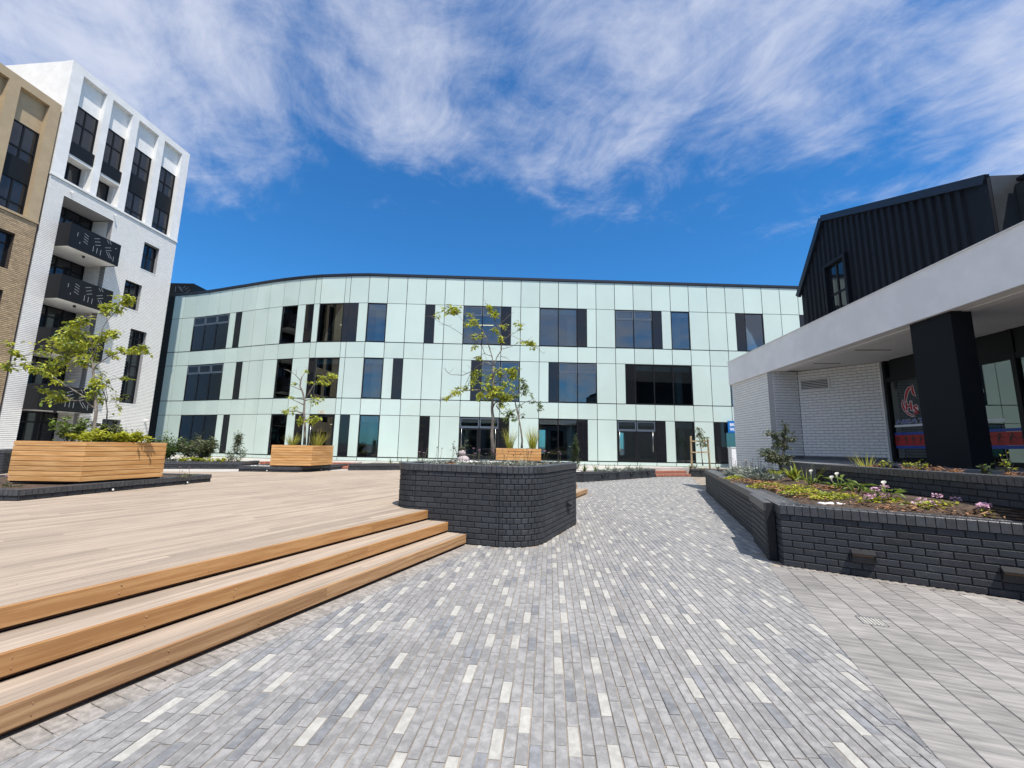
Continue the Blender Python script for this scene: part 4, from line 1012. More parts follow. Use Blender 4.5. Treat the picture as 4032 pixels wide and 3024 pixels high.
# pier on the long side
pe = []; pc = MB()
for q in (P((4.178,7.165),(4.092,7.195)), P((4.092,7.195),(3.613,6.012)), P((3.613,6.012),(3.70,5.98))):
    pe += course_bricks(q, 0, 8, 'black_brick', depth=.06); strip_core(q, .12, 0, .665+.104, 0, pc, .012)
pe += coping_bricks(P((4.092,7.195),(3.613,6.012)), .6665, 'coping_brick', depth=.10, h=.119, over=.022)
pc.build('pier_core','black_mortar',fp,(-fo[0],-fo[1],0))
for (x,y,z,rz,l,d,h,fc,mt) in pe: inst('brick', piece_mesh(l,d,h,fc,mt,.005), fp, (x-fo[0],y-fo[1],z), rz)
for q in ((4.335,5.285),(5.375,4.595)):
    qq = Vector(q)+wnor*.002; brick_light(fp, (qq.x-fo[0],qq.y-fo[1],.245), math.atan2(wdir.y,wdir.x), .225, .155, .085)

# upper planter in front of the shop
up_p = [P(fr(5.25,8.86),fr(5.25,2.6)), P(fr(6.6,8.86),fr(5.25,8.86))]
up = brick_planter('upper_planter', 'upper black brick planter below the shop window, full of dry plants', up_p, 0.576, 7, soil_poly([fr(5.47,8.7),fr(5.47,2.7),fr(6.6,2.7),fr(6.6,8.7)], .7, 1.21), cap=240)

# planters along the office
LP = [
 ('low_planter','low black brick planter right of the tall one, in front of the office doors',[P((1.2,19.0),(3.216,18.417)),P((3.216,18.417),(7.74,22.43))],0.0,4,[(1.3,19.2),(3.2,18.7),(7.5,22.5),(7.6,23.2),(3.9,19.9),(1.3,20)],.40),
 ('low_planter','low black brick planter with green seedlings behind the tall planter',[P((-6.25,16.2),(-4.44,16.84)),P((-4.44,16.84),(1.1,18.95))],0.452,2,[(-6.1,16.5),(-4.5,17.1),(1.0,19.1),(1.0,20.2),(-6.1,18.6)],.66),
 ('low_planter','low black brick planter with dark shrubs left of the middle wooden box',[P((-17.5,13.2),(-11.4,15.47)),P((-11.4,15.47),(-10.1,15.80)),P((-10.1,15.80),(-10.3,17.2))],0.452,2,[(-17.5,13.5),(-11.4,15.75),(-10.35,16.0),(-10.5,17.5),(-18,16)],.68),
 ('low_planter','low black brick planter right of the red steps, holding the staked sapling',[P((10.05,23.43),(10.6,23.35)),P((10.6,23.35),(13.5,23.3))],0.0,4,[(10.2,23.6),(13.4,23.55),(13.4,24.6),(10.4,24.6)],.41),
 ('low_planter','black brick planter at the far left edge of the deck',[P((-16.5,9.5),(-14.1,11.7)),P((-14.1,11.7),(-15.4,13.4))],0.452,7,[(-16.6,9.9),(-14.4,11.7),(-15.6,13.2),(-18,11)],1.06)]
for nm, lb, pp, z0, n, sp_, sz in LP:
    brick_planter(nm, lb, pp, z0, n, soil_poly(sp_, sz-.1, sz), ch_cap=.10, cap=60)
lowA = [o for o in bpy.data.objects if o.get('label','').startswith('low black brick planter right of the tall')][0]
dl_ = Vector((4.524,4.013)).normalized(); nl_ = Vector((dl_.y,-dl_.x)); lo_ = Vector((1.2,19.0))
for t_ in (1.35,3.7,5.3):
    q = Vector((3.216,18.417))+dl_*t_+nl_*.004; brick_light(lowA, (q.x-lo_.x,q.y-lo_.y,.24), math.atan2(dl_.y,dl_.x), .19, .11)

# red brick steps
def red_steps(label, a, b, z0, n, back, rise=.15, going=.32):
    a, b = Vector(a), Vector(b); d = (b-a).normalized(); nn = Vector((-d.y,d.x)); ln = (b-a).length
    t = thing('brick_steps', label, 'steps', (a.x,a.y,z0), math.atan2(d.y,d.x)); e = []
    cm = MB()
    for k in range(n):
        y0 = k*going; z1 = (k+1)*rise; cm.box(.01,ln-.01,y0+.02,back,0 if k == 0 else k*rise-.05,z1-.012)
        x = 0; w = .0766
        while x < ln-.05: e.append((x+w/2, y0+.11, z1-.0525, 0, w-.009, .22, .105, '-y', 'red_brick')); x += w
        x = 0
        while x < ln-.05: l_ = min(.232, ln-x); e.append((x+l_/2, y0+.27, z1-.06, 0, l_-.009, .10, .12, '+z', 'red_brick')); x += .232
    cm.build('core','red_mortar',t); pieces(t, e, 'brick', 'distant_bricks', ['red_brick'], 200, .004)
    return t
red_steps('red brick steps up to the office doors beside the long low planter', (7.79,22.47), (10.07,23.41), 0.0, 3, 1.5)
red_steps('red brick steps half hidden behind the middle wooden box', (-10.1,16.6), (-6.4,16.9), 0.452, 2, 1.6, .12)

# ------------------------------------------------------------------ kerbs and wooden planter boxes on the deck
def kerb(label, cor, z0, spots, group=None):
    path = [(a,b,False) for a,b in cor]+[(cor[0][0],cor[0][1],False)]
    ps = [[path[i],path[i+1]] for i in range(len(path)-1)]
    t = brick_planter('brick_kerb', label, ps, z0, 1, soil_poly([( (a-sum(c[0] for c in cor)/4)*.93+sum(c[0] for c in cor)/4, (b-sum(c[1] for c in cor)/4)*.93+sum(c[1] for c in cor)/4) for a,b in cor], z0, z0+.16), ch_cap=.098, th=.2, cap=150, group=group)
    t['category'] = 'kerb'; c0 = ps[0][0]
    for (x,y,rz) in spots:
        f = MB(); f.tube([(0,.01,0),(0,-.03,.004)],.028,10); f.box(-.04,.04,-.004,.012,-.03,.03)
        l_ = f.build('spot_light','fixture',t,(x-c0[0],y-c0[1],.036),rz); q = MB(); q.tube([(0,-.028,.004),(0,-.034,.005)],.02,10); q.build('lens','lens_white',l_)
    return t
KA = [(-11.7,6.97),(-7.98,6.91),(-7.58,10.70),(-11.2,10.9)]; KM = [(-9.36,14.49),(-7.32,14.45),(-6.64,17.4),(-9.3,17.6)]
ra_ = math.atan2(3.79,.40)
kerb('flat black brick kerb around the large wooden box at left', KA, .467, ((-7.83,8.34,ra_),(-7.655,10.0,ra_)))
kerb('flat black brick kerb around the middle wooden box', KM, .467, ((-8.35,14.47,0),(-7.05,15.6,math.atan2(2.95,.68))))
def wood_box(label, cor, z0, z1, n=8):
    cx = sum(c[0] for c in cor)/4; cy = sum(c[1] for c in cor)/4
    t = thing('wooden_planter', label, 'planter', (cx,cy,z0)); h = (z1-z0)/n
    c = [Vector((a-cx,b-cy)) for a,b in cor]
    for i in range(4):
        a, b = c[i], c[(i+1)%4]; d = (b-a).normalized(); nn = Vector((d.y,-d.x)); ln = (b-a).length; q = (a+b)/2-nn*.012
        for k in range(n): inst('slat', piece_mesh(ln-.002-(.024 if i % 2 else 0), .024, h-.009, '-y', 'planter_wood', .002), t, (q.x,q.y,(k+.5)*h), math.atan2(d.y,d.x))
    m = MB(); m.prism([tuple(p*.96) for p in c], -.03, z1-z0-.06); m.build('liner','dark_void',t)
    m = MB(); m.prism([tuple(p*.955) for p in c], z1-z0-.06, z1-z0-.035); m.build('soil','soil',t)
    return t
wood_box('large wooden slatted planter box at left holding the leafy lime tree', [(-9.37,7.87),(-8.04,7.91),(-7.70,9.35),(-9.05,9.32)], .685, 1.43)
wood_box('middle wooden slatted planter box with a bare-topped young tree', [(-8.28,14.45),(-6.94,14.62),(-6.74,15.88),(-8.08,15.75)], .685, 1.39, 8)
wood_box('far wooden slatted planter box showing over the tall brick planter', [(-.46,13.0),(.95,13.0),(.95,14.3),(-.46,14.3)], .50, 1.43, 10)

# ------------------------------------------------------------------ dark gabled hall added unseen behind the viewer to darken the office window reflections
hb = thing('added_gabled_hall', 'dark gabled hall added out of view for the office windows to mirror', 'building', (4,-19,0), -AZ)
m = MB(); m.box(-19,17,-8,0,0,5.4); m.build('wall','grey_slab',hb)
m = MB()
for (a,b) in (((.5,5.2),(-4.0,8.6)),((-4.0,8.6),(-8.5,5.2))):
    m.face([(-19.4,a[0],a[1]),(17.4,a[0],a[1]),(17.4,b[0],b[1]),(-19.4,b[0],b[1])]); m.face([(-19.4,a[0],a[1]-.2),(17.4,a[0],a[1]-.2),(17.4,b[0],b[1]-.2),(-19.4,b[0],b[1]-.2)])
for x in (-19,17): m.face([(x,0,5.4),(x,-8,5.4),(x,-4,8.45)])
hr = m.build('roof','clad_metal',hb)
for k in range(46):
    x = -19.2+k*.8; r_ = MB(); r_.bar((x,.48,5.26),(x,-4.0,8.66),.07,.07); r_.build('roof_rib','clad_metal',hr)
for k in range(9):
    x = -17+k*3.7; f = MB()
    for (a,b,c,d) in ((x,x+.1,.9,4.2),(x+2.1,x+2.2,.9,4.2),(x+.1,x+2.1,4.1,4.2),(x+.1,x+2.1,.9,1.0)): f.box(a,b,-.02,.06,c,d)
    w_ = f.build('window','frame_black',hb); f = MB(); f.box(x+.1,x+2.1,.005,.015,1.0,4.1); f.build('pane','dark_glass',w_)
TREE_A=dict(base=(-8.56,8.60,1.46),br=[[(0.0,0.0),(-0.08,0.3),(-0.1,0.59),(-0.17,0.93),(-0.23,1.24),(-0.3,1.44),(-0.37,1.69),(-0.37,1.75)],[(-0.37,1.75),(-0.31,1.98),(-0.29,2.07),(-0.23,2.22),(-0.21,2.38),(-0.14,2.53),(-0.01,2.69),(0.1,2.88),(0.29,3.04)],[(-0.3,1.44),(-0.24,1.58),(-0.01,1.75),(0.25,1.85),(0.57,1.91),(0.77,2.02)],[(-0.13,0.65),(-0.29,0.76),(-0.37,0.87),(-0.64,1.02),(-0.84,1.13),(-1.03,1.25),(-1.21,1.38)],[(-0.36,0.83),(-0.68,0.81),(-0.96,0.86),(-1.25,0.97),(-1.62,1.06)],[(-0.36,1.52),(-0.6,1.63),(-0.86,1.76),(-1.14,1.82),(-1.43,1.89)],[(-0.4,1.87),(-0.46,2.03),(-0.65,2.15),(-0.91,2.31),(-1.18,2.38)],[(-0.57,1.69),(-0.94,1.58),(-1.32,1.54),(-1.65,1.53),(-2.0,1.52),(-2.24,1.54)],[(-1.65,1.53),(-1.82,1.73),(-1.97,1.88),(-1.98,2.0)],[(-0.46,2.03),(-0.55,2.25),(-0.64,2.44),(-0.55,2.58)],[(-0.23,2.22),(-0.08,2.26),(0.17,2.29)],[(-0.14,2.53),(-0.23,2.73),(-0.28,2.92)]],cl=[(-1.01,1.98,0.35,0.12,90),(-1.23,2.1,0.29,0.08,50),(-0.94,2.27,0.26,0.12,60),(-0.8,2.45,0.16,0.1,40),(-1.12,2.38,0.12,0.06,20),(-0.67,2.03,0.16,0.08,40),(-1.49,2.13,0.1,0.04,12),(-1.24,1.74,0.19,0.08,35),(-1.2,1.54,0.21,0.1,45),(-1.25,1.38,0.15,0.08,25),(-1.5,1.45,0.15,0.06,25),(-0.97,1.21,0.12,0.06,18),(-1.08,0.88,0.21,0.1,45),(-1.41,1.01,0.13,0.06,22),(-1.6,1.06,0.08,0.05,10),(-0.6,1.65,0.19,0.08,35),(-0.42,1.75,0.12,0.08,15),(-0.17,1.17,0.1,0.12,45),(-0.21,0.97,0.12,0.12,25),(-0.3,2.16,0.14,0.08,25),(-0.08,2.26,0.16,0.08,28),(0.12,2.25,0.1,0.05,15),(-0.5,2.54,0.08,0.06,12),(-0.28,2.87,0.09,0.08,25),(-0.23,2.71,0.06,0.06,12),(0.03,2.82,0.1,0.1,30),(0.2,2.99,0.12,0.09,35),(0.31,3.05,0.06,0.05,12),(0.03,1.84,0.1,0.05,14),(0.38,1.89,0.2,0.06,40),(0.63,1.91,0.12,0.06,22),(0.75,2.02,0.04,0.06,8),(-2.16,1.54,0.11,0.07,22),(-1.91,1.76,0.1,0.1,18),(-1.63,1.93,0.1,0.08,20),(-1.96,2.0,0.05,0.04,6),(-1.69,1.53,0.12,0.08,16)])
TREE_B=dict(base=(-8.88,9.10,1.49),br=[[(0.0,0.0),(-0.02,0.3),(-0.04,0.6),(-0.11,0.91),(-0.24,1.11),(-0.27,1.21)],[(-0.08,0.8),(0.02,0.91),(0.04,1.07),(0.14,1.18),(0.34,1.24),(0.75,1.31)],[(-0.02,0.81),(0.2,0.83),(0.37,0.75),(0.55,0.63)],[(-0.18,1.03),(-0.19,0.82)]],cl=[(0.64,1.29,0.12,0.03,14),(0.24,1.22,0.1,0.04,8),(0.38,0.94,0.12,0.04,16),(0.46,0.69,0.08,0.03,8),(0.27,1.02,0.06,0.06,6),(-0.19,0.84,0.08,0.08,18),(0.21,0.51,0.06,0.02,3),(-0.26,1.5,0.1,0.04,6),(-0.15,1.46,0.08,0.04,6)])
TREE_C=dict(base=(-7.52,15.20,1.40),br=[[(0.0,0.0),(-0.04,0.61),(-0.13,1.2),(-0.15,1.65),(-0.28,2.0),(-0.37,2.15),(-0.36,2.37),(-0.32,2.46)],[(-0.1,1.71),(0.07,2.16),(0.21,2.38),(0.48,2.53),(0.86,2.72)],[(0.21,2.38),(0.53,2.32),(0.86,2.33)],[(-0.37,2.37),(-0.57,2.58),(-0.8,2.72),(-0.92,2.75)],[(-0.35,2.46),(-0.25,2.67),(-0.22,2.83)],[(-0.28,2.0),(-0.59,2.12),(-0.68,2.15)],[(-0.15,1.65),(-0.43,1.7),(-0.73,1.76),(-0.98,1.86)],[(-0.98,1.86),(-0.72,2.0)],[(-0.14,1.62),(0.14,1.68),(0.5,1.6)],[(-0.18,1.47),(-0.42,1.58),(-0.6,1.67)],[(-0.14,1.14),(-0.38,1.22),(-0.67,1.19),(-0.86,1.22)],[(-0.08,0.9),(0.18,0.94),(0.42,0.89)],[(-0.1,1.02),(-0.31,1.08),(-0.38,1.2)],[(-0.52,2.55),(-0.54,2.88)]],cl=[(0.65,2.66,0.21,0.12,45),(0.34,2.47,0.18,0.12,35),(0.44,2.31,0.24,0.06,30),(0.8,2.31,0.09,0.05,8),(-0.01,2.31,0.12,0.05,8),(-0.54,2.24,0.12,0.06,6),(0.16,1.83,0.07,0.08,6),(0.55,1.78,0.1,0.04,7),(-0.64,1.7,0.15,0.06,10),(0.3,1.58,0.24,0.07,14),(-0.46,1.37,0.12,0.09,12),(-0.65,1.19,0.21,0.07,18),(-0.26,0.93,0.18,0.15,30),(0.27,0.91,0.27,0.12,50),(0.47,0.97,0.12,0.07,15),(-0.22,2.8,0.06,0.06,6)])
TREE_D=dict(base=(-0.34,8.00,1.30),br=[[(0.0,0.0),(-0.03,0.41),(-0.01,0.72),(-0.04,0.92),(-0.04,1.13),(-0.03,1.41),(-0.03,1.75)],[(-0.03,1.75),(-0.07,1.97),(-0.18,2.29),(-0.2,2.39),(-0.31,2.6),(-0.46,2.77),(-0.62,2.98)],[(-0.2,2.39),(-0.34,2.45),(-0.44,2.62)],[(-0.07,1.97),(-0.22,2.01),(-0.26,2.14),(-0.44,2.26),(-0.66,2.35),(-0.92,2.5),(-1.08,2.55),(-1.25,2.66)],[(-0.44,2.26),(-0.52,2.38),(-0.6,2.55),(-0.73,2.69),(-0.87,2.78)],[(-0.2,2.39),(-0.09,2.52),(0.08,2.7),(0.28,2.9)],[(-0.03,1.75),(0.03,1.95),(0.12,2.1),(0.12,2.28),(0.28,2.42),(0.43,2.52),(0.56,2.69)],[(0.12,2.28),(0.09,2.48),(-0.03,2.67),(-0.14,2.87),(-0.26,3.08)],[(0.29,2.42),(0.5,2.31),(0.73,2.2),(0.95,1.99)],[(0.1,1.97),(0.21,1.93),(0.29,1.87)],[(0.14,2.12),(0.31,2.19),(0.54,2.33)],[(-0.07,1.77),(-0.15,1.84),(-0.32,1.81),(-0.47,1.68),(-0.67,1.6),(-0.91,1.62),(-1.02,1.69),(-1.07,1.81)],[(-0.48,1.67),(-0.55,1.53),(-0.6,1.42),(-0.66,1.29)],[(-0.03,1.25),(-0.33,1.27),(-0.6,1.25),(-0.76,1.2),(-0.91,1.08),(-1.05,1.03)],[(-0.01,1.39),(0.13,1.52),(0.28,1.61),(0.44,1.7)],[(-0.03,0.93),(0.02,1.04),(0.2,1.08),(0.35,1.12)],[(0.04,0.97),(0.14,0.84),(0.27,0.74)],[(-0.2,2.03),(-0.35,1.94),(-0.43,1.85)]],cl=[(-0.84,2.76,0.15,0.07,45),(-0.73,2.77,0.08,0.06,14),(-1.11,2.73,0.04,0.07,7),(-0.5,2.68,0.09,0.07,25),(-0.43,2.78,0.04,0.09,10),(-0.6,2.99,0.05,0.03,7),(-0.12,2.9,0.06,0.07,20),(-0.03,2.79,0.06,0.08,20),(-0.04,2.54,0.09,0.06,14),(0.1,2.32,0.05,0.08,16),(-0.36,2.33,0.11,0.03,14),(-0.44,2.09,0.03,0.07,5),(-0.35,1.93,0.08,0.04,12),(-0.55,2.53,0.04,0.03,6),(0.51,2.6,0.05,0.07,10),(0.71,2.23,0.1,0.04,22),(0.74,2.18,0.05,0.05,10),(0.54,2.31,0.11,0.03,8),(0.21,2.66,0.11,0.03,8),(-0.36,1.63,0.1,0.05,22),(-0.42,1.46,0.06,0.04,14),(-0.6,1.36,0.08,0.04,10),(-0.77,1.23,0.15,0.05,28),(-0.89,1.11,0.05,0.04,9),(-0.1,1.54,0.13,0.06,18),(-0.18,1.39,0.08,0.06,14),(0.11,1.65,0.11,0.06,30),(0.32,1.69,0.13,0.06,40),(0.36,1.57,0.11,0.04,22),(0.01,1.31,0.19,0.05,60),(0.03,1.22,0.23,0.06,70),(-0.18,1.15,0.13,0.04,22),(0.2,1.16,0.15,0.06,40),(0.28,1.37,0.11,0.05,14),(0.12,1.01,0.1,0.04,18),(-0.32,1.13,0.04,0.04,8),(-0.41,1.4,0.04,0.03,6)])
TREE_E=dict(base=(0.36,13.60,1.44),br=[[(0.0,0.0),(0.01,0.23),(-0.04,0.61),(-0.11,0.96),(-0.2,1.28),(-0.25,1.56),(-0.24,1.74)],[(-0.11,0.96),(-0.16,1.31),(0.05,1.49),(0.33,1.61),(0.55,1.47),(0.73,1.26)],[(-0.25,1.56),(-0.1,1.81),(0.0,2.1),(-0.02,2.32)],[(-0.2,1.28),(-0.37,1.13),(-0.51,0.95)],[(-0.12,0.99),(-0.05,1.1),(0.02,1.14)]],cl=[(0.04,2.03,0.16,0.13,35),(-0.02,2.28,0.11,0.07,16),(0.11,1.85,0.21,0.07,18),(0.29,1.75,0.07,0.04,5),(-0.24,1.74,0.18,0.09,25),(-0.45,1.73,0.18,0.09,14),(0.62,1.36,0.12,0.12,22),(0.4,1.54,0.14,0.05,12),(-0.37,1.13,0.16,0.12,40),(-0.54,0.91,0.12,0.05,16),(-0.26,0.96,0.11,0.07,14),(-0.55,1.3,0.09,0.12,10),(0.02,1.1,0.05,0.07,6),(-0.09,1.31,0.07,0.07,5),(-0.39,2.02,0.14,0.07,8)])
TREE_F=dict(base=(11.02,24.00,0.59),br=[[(0.0,0.0),(-0.05,0.86),(-0.09,1.46),(-0.1,2.15)],[(-0.08,1.23),(0.09,1.42),(0.26,1.56)],[(-0.06,0.95),(0.17,1.14),(0.34,1.19)],[(-0.08,1.41),(-0.22,1.69),(-0.26,1.82)]],cl=[(-0.1,2.11,0.12,0.12,14),(-0.12,1.83,0.23,0.14,25),(0.01,1.64,0.23,0.09,12),(0.24,1.56,0.14,0.18,14),(0.34,1.19,0.12,0.11,14),(-0.05,1.28,0.23,0.18,22),(0.18,1.33,0.09,0.18,8)])
TREE_G=dict(base=(5.39,8.35,0.96),br=[[(0.0,0.0),(0.01,0.19),(0.0,0.28),(0.05,0.46),(0.11,0.62),(0.13,0.86),(0.15,1.08)],[(0.0,0.28),(-0.12,0.31),(-0.23,0.4),(-0.42,0.45),(-0.5,0.46)],[(0.03,0.38),(-0.14,0.5),(-0.3,0.56)],[(0.1,0.7),(-0.04,0.81),(-0.14,0.9)],[(0.1,0.66),(0.25,0.75),(0.37,0.83)],[(0.02,0.28),(0.12,0.36),(0.18,0.43)],[(0.11,0.62),(0.19,0.6),(0.24,0.62)]],cl=[(0.14,1.04,0.03,0.08,30),(0.12,0.89,0.1,0.06,60),(0.22,0.94,0.05,0.02,14),(-0.14,0.9,0.08,0.04,35),(-0.05,0.82,0.1,0.06,60),(0.25,0.76,0.1,0.04,45),(0.35,0.84,0.03,0.02,10),(-0.02,0.66,0.13,0.1,120),(0.17,0.61,0.06,0.03,20),(-0.31,0.55,0.1,0.05,50),(-0.19,0.5,0.13,0.06,80),(-0.42,0.45,0.1,0.04,40),(-0.5,0.47,0.03,0.02,8),(-0.29,0.39,0.1,0.06,60),(-0.07,0.42,0.13,0.06,90),(0.09,0.39,0.1,0.06,70),(-0.12,0.33,0.1,0.06,60),(0.07,0.31,0.05,0.04,25)])
# ------------------------------------------------------------------ plants
def rnd_dir(rg, up=0.2):
    a = rg.uniform(0,6.283); z = rg.uniform(-.6,.8)+up; r_ = 1.0; return Vector((math.cos(a)*r_,math.sin(a)*r_,z)).normalized()
def tree(name, label, D_, r0, leaf, LL, LW, mult=1.5, seed=1, bark='bark', depth=.5, y=None, k=1.0, extra=(), cat='tree', droop=.3):
    rg = random.Random(seed); b = Vector(D_['base'])
    if y is not None:       # same bearing, another distance from the lens
        k = y/b.y; b = Vector((b.x*k, y, EYE+(b.z-EYE)*k))
    t = thing(name, label, cat, b); pts = []; tr, brn = MB(), MB()
    for i, pl_ in enumerate(D_['br']):
        pl_ = [(x*k,z*k) for x,z in pl_]
        if i == 0: ys = 0.0; par = None
        else:
            par = min(pts, key=lambda q: (q[0]-pl_[0][0])**2+(q[2]-pl_[0][1])**2); ys = par[1]
        ln = sum(math.hypot(c[0]-a[0],c[1]-a[1]) for a, c in zip(pl_, pl_[1:])); dy = 0 if i == 0 else rg.uniform(-depth,depth)*ln
        P3 = []
        n = len(pl_)
        for j, (x, z) in enumerate(pl_):
            P3.append((x, ys+dy*(j/(n-1))**1.1+ (rg.uniform(-.01,.01) if j else 0), z))
        # refine and wobble a little
        Q = []
        for a, c in zip(P3, P3[1:]):
            for u_ in (0,.5): Q.append(tuple(a[q]+(c[q]-a[q])*u_+(rg.uniform(-.006,.006) if u_ else 0) for q in range(3)))
        Q.append(P3[-1])
        rs = r0*k if i == 0 else (par[3]*.72 if par else r0*.4); re = rs*.45 if i == 0 else max(.0028, rs*.18)
        rad = [rs+(re-rs)*(j/(len(Q)-1))**.8 for j in range(len(Q))]
        if i == 0: rad[0] *= 1.25
        (tr if i == 0 else brn).tube(Q, rad, 8 if i == 0 else 5)
        pts += [(q[0],q[1],q[2],r_) for q, r_ in zip(Q, rad)]
        if i:       # bare side twigs
            for q in range(int(ln/.12)):
                s_ = rg.choice(Q[1:]); d = rnd_dir(rg,.3)*rg.uniform(.05,.22)*max(k,.8); e = Vector(s_)+d
                brn.tube([s_, tuple(Vector(s_)+d*.5+Vector((0,0,rg.uniform(-.01,.02)))), tuple(e)], [.0035*k,.0028*k,.0016*k], 3, cap=False)
    tr.build('trunk', bark, t, smooth=True); brn.build('branches', bark, t, smooth=True)
    fo = MB(); nm = len(leaf)
    for (cx,cz,rx,rz_,n) in D_['cl']:
        cx, cz, rx, rz_ = cx*k, cz*k, rx*k, rz_*k
        near = sorted(pts, key=lambda q: (q[0]-cx)**2+(q[2]-cz)**2)[:3]; an = Vector(near[0][:3]); cy = an.y
        nt_ = max(2, int(n*mult/6))
        for q in range(nt_):
            tip = Vector((cx+rg.gauss(0,.55)*rx, cy+rg.gauss(0,.6)*max(rx,rz_,.08), cz+rg.gauss(0,.55)*rz_))
            st_ = Vector(rg.choice(near)[:3]); st_ = st_.lerp(tip, .35) if (tip-st_).length > .5 else st_
            md = st_.lerp(tip,.5)+Vector((0,0,rg.uniform(0,.03)))
            fo_n = max(3, int(round(n*mult/nt_)))
            brn2.append((t, (tuple(st_),tuple(md),tuple(tip)), .0025*k))
            ax = (tip-st_).normalized() if (tip-st_).length > .01 else Vector((1,0,0))
            for w in range(fo_n):
                u_ = rg.uniform(.35,1.15); p = st_.lerp(tip,u_)+Vector((rg.gauss(0,.012),rg.gauss(0,.012),rg.gauss(0,.012)))
                d = (ax*.5+rnd_dir(rg,-.15)*.9-Vector((0,0,droop))).normalized(); s_ = rg.uniform(.7,1.25)
                fo.leaf(p, d, LL*s_*max(k,.75), LW*s_*max(k,.75), (rg.uniform(-.6,.6),rg.uniform(-.6,.6),1), .35, 0 if rg.random() < .72 or nm == 1 else 1)
    fo.build('foliage', leaf, t)
    tw = MB()
    for (tt, l_, r_) in brn2:
        tw.tube(l_, [r_,r_*.8,r_*.5], 3, cap=False)
    brn2.clear(); tw.build('twigs', bark, t)
    return t
brn2 = []
tree('street_tree','leafy lime-green young tree in the large wooden box at left',TREE_A,.036,['leaf_lime','leaf_green'],.088,.044,3.3,1,depth=.45)
tree('sapling','thin pale sapling behind the trunk of the lime-green tree',TREE_B,.016,['leaf_lime','leaf_green'],.08,.038,2.2,2)
tree('street_tree','bare-topped young tree in the middle wooden box',TREE_C,.045,['leaf_lime','leaf_green'],.115,.055,2.6,3)
tree('street_tree','tall half-bare tree growing from the tall black brick planter',TREE_D,.040,['leaf_lime','leaf_green'],.080,.036,2.7,4,depth=.5,y=7.95)
tree('sapling','slender dark-leaved sapling in the far wooden box',TREE_E,.035,['leaf_green','leaf_dark'],.10,.05,2.4,5)
tree('staked_sapling','small sapling tied between two wooden stakes near the blue sign',TREE_F,.028,['leaf_olive','leaf_green'],.13,.07,3,6)
tree('shrub_tree','grey-green bushy little tree in the right-hand planter',TREE_G,.026,['leaf_grey','leaf_dark'],.062,.026,1.9,8,bark='bark_dark',y=9.65,depth=.6,droop=.05)
stk = thing('tree_stakes','two wooden stakes with cross rails around the sapling','stakes',(11.0,24.0,.42))
for x, l_ in ((-.62,1.85),(.42,1.70)):
    m = MB(); m.tube([(x,0,0),(x+(.02 if x < 0 else -.05),0,l_)],.05,8); m.build('stake','stake_wood',stk)
for z in (.92,1.55):
    m = MB(); m.bar((-.62,-.06,z),(.42,-.06,z+.02),.03,.07); m.build('rail','stake_wood',stk)

def shrub(label, pos, rx, ry, h, leaf, n, LL, LW, seed=1, name='shrub', group=None, pyramid=False, bark='bark_dark', cat='shrub', up=.35):
    rg = random.Random(seed); t = thing(name, label, cat, pos, 0, group); st_, fo = MB(), MB(); ns = max(7, int(n/55)); tips = []
    for i in range(ns):
        a = rg.uniform(0,6.283); q = math.sqrt(rg.random()); hh = h*rg.uniform(.55,1.0)*(1-.35*q)
        if pyramid: hh = h*rg.uniform(.15,1.0); q = (1-hh/h)*rg.uniform(.5,1)+.06
        tip = Vector((math.cos(a)*q*rx, math.sin(a)*q*ry, hh)); base = Vector((math.cos(a)*q*rx*.15, math.sin(a)*q*ry*.15, hh*.75-.1*h if pyramid else 0)); base.z = max(base.z,0)
        st_.tube([tuple(base), tuple(base.lerp(tip,.55)+Vector((0,0,.06*h))), tuple(tip)], [.008,.006,.003], 4); tips.append((base,tip))
    if pyramid: st_.tube([(0,0,0),(0,0,h*.97)],[.014,.004],5); tips += [(Vector((0,0,h*.2)),Vector((0,0,h)))]*2
    for i in range(n):
        b_, tp_ = rg.choice(tips); u_ = rg.uniform(.30,1.05); p = b_.lerp(tp_,u_)+Vector((rg.gauss(0,.10)*rx,rg.gauss(0,.10)*ry,rg.gauss(0,.06)*h)); p.z = max(p.z,.01)
        d = rnd_dir(rg,up); s_ = rg.uniform(.65,1.3); fo.leaf(p, d, LL*s_, LW*s_, None, .25, 0 if rg.random() < .7 or len(leaf) == 1 else 1)
    st_.build('stems', bark, t); fo.build('foliage', leaf, t); return t
def grass(label, pos, n, h, spread, mats, seed=1, W_=.008, name='grass_clump', droop=.35, group=None, cat='grass'):
    rg = random.Random(seed); t = thing(name, label, cat, pos, 0, group); m = MB()
    for i in range(n):
        a = rg.uniform(0,6.283); q = rg.random()**.5; o_ = Vector((math.cos(a),math.sin(a),0)); L_ = h*rg.uniform(.55,1.1)
        m.blade(o_*q*spread*.25, o_*rg.uniform(.05,.75)*spread/max(h,.1)+Vector((0,0,1)), L_, W_*rg.uniform(.7,1.3), rg.uniform(.05,droop), 5, rg.randrange(len(mats)))
    m.build('blades', mats, t); return t
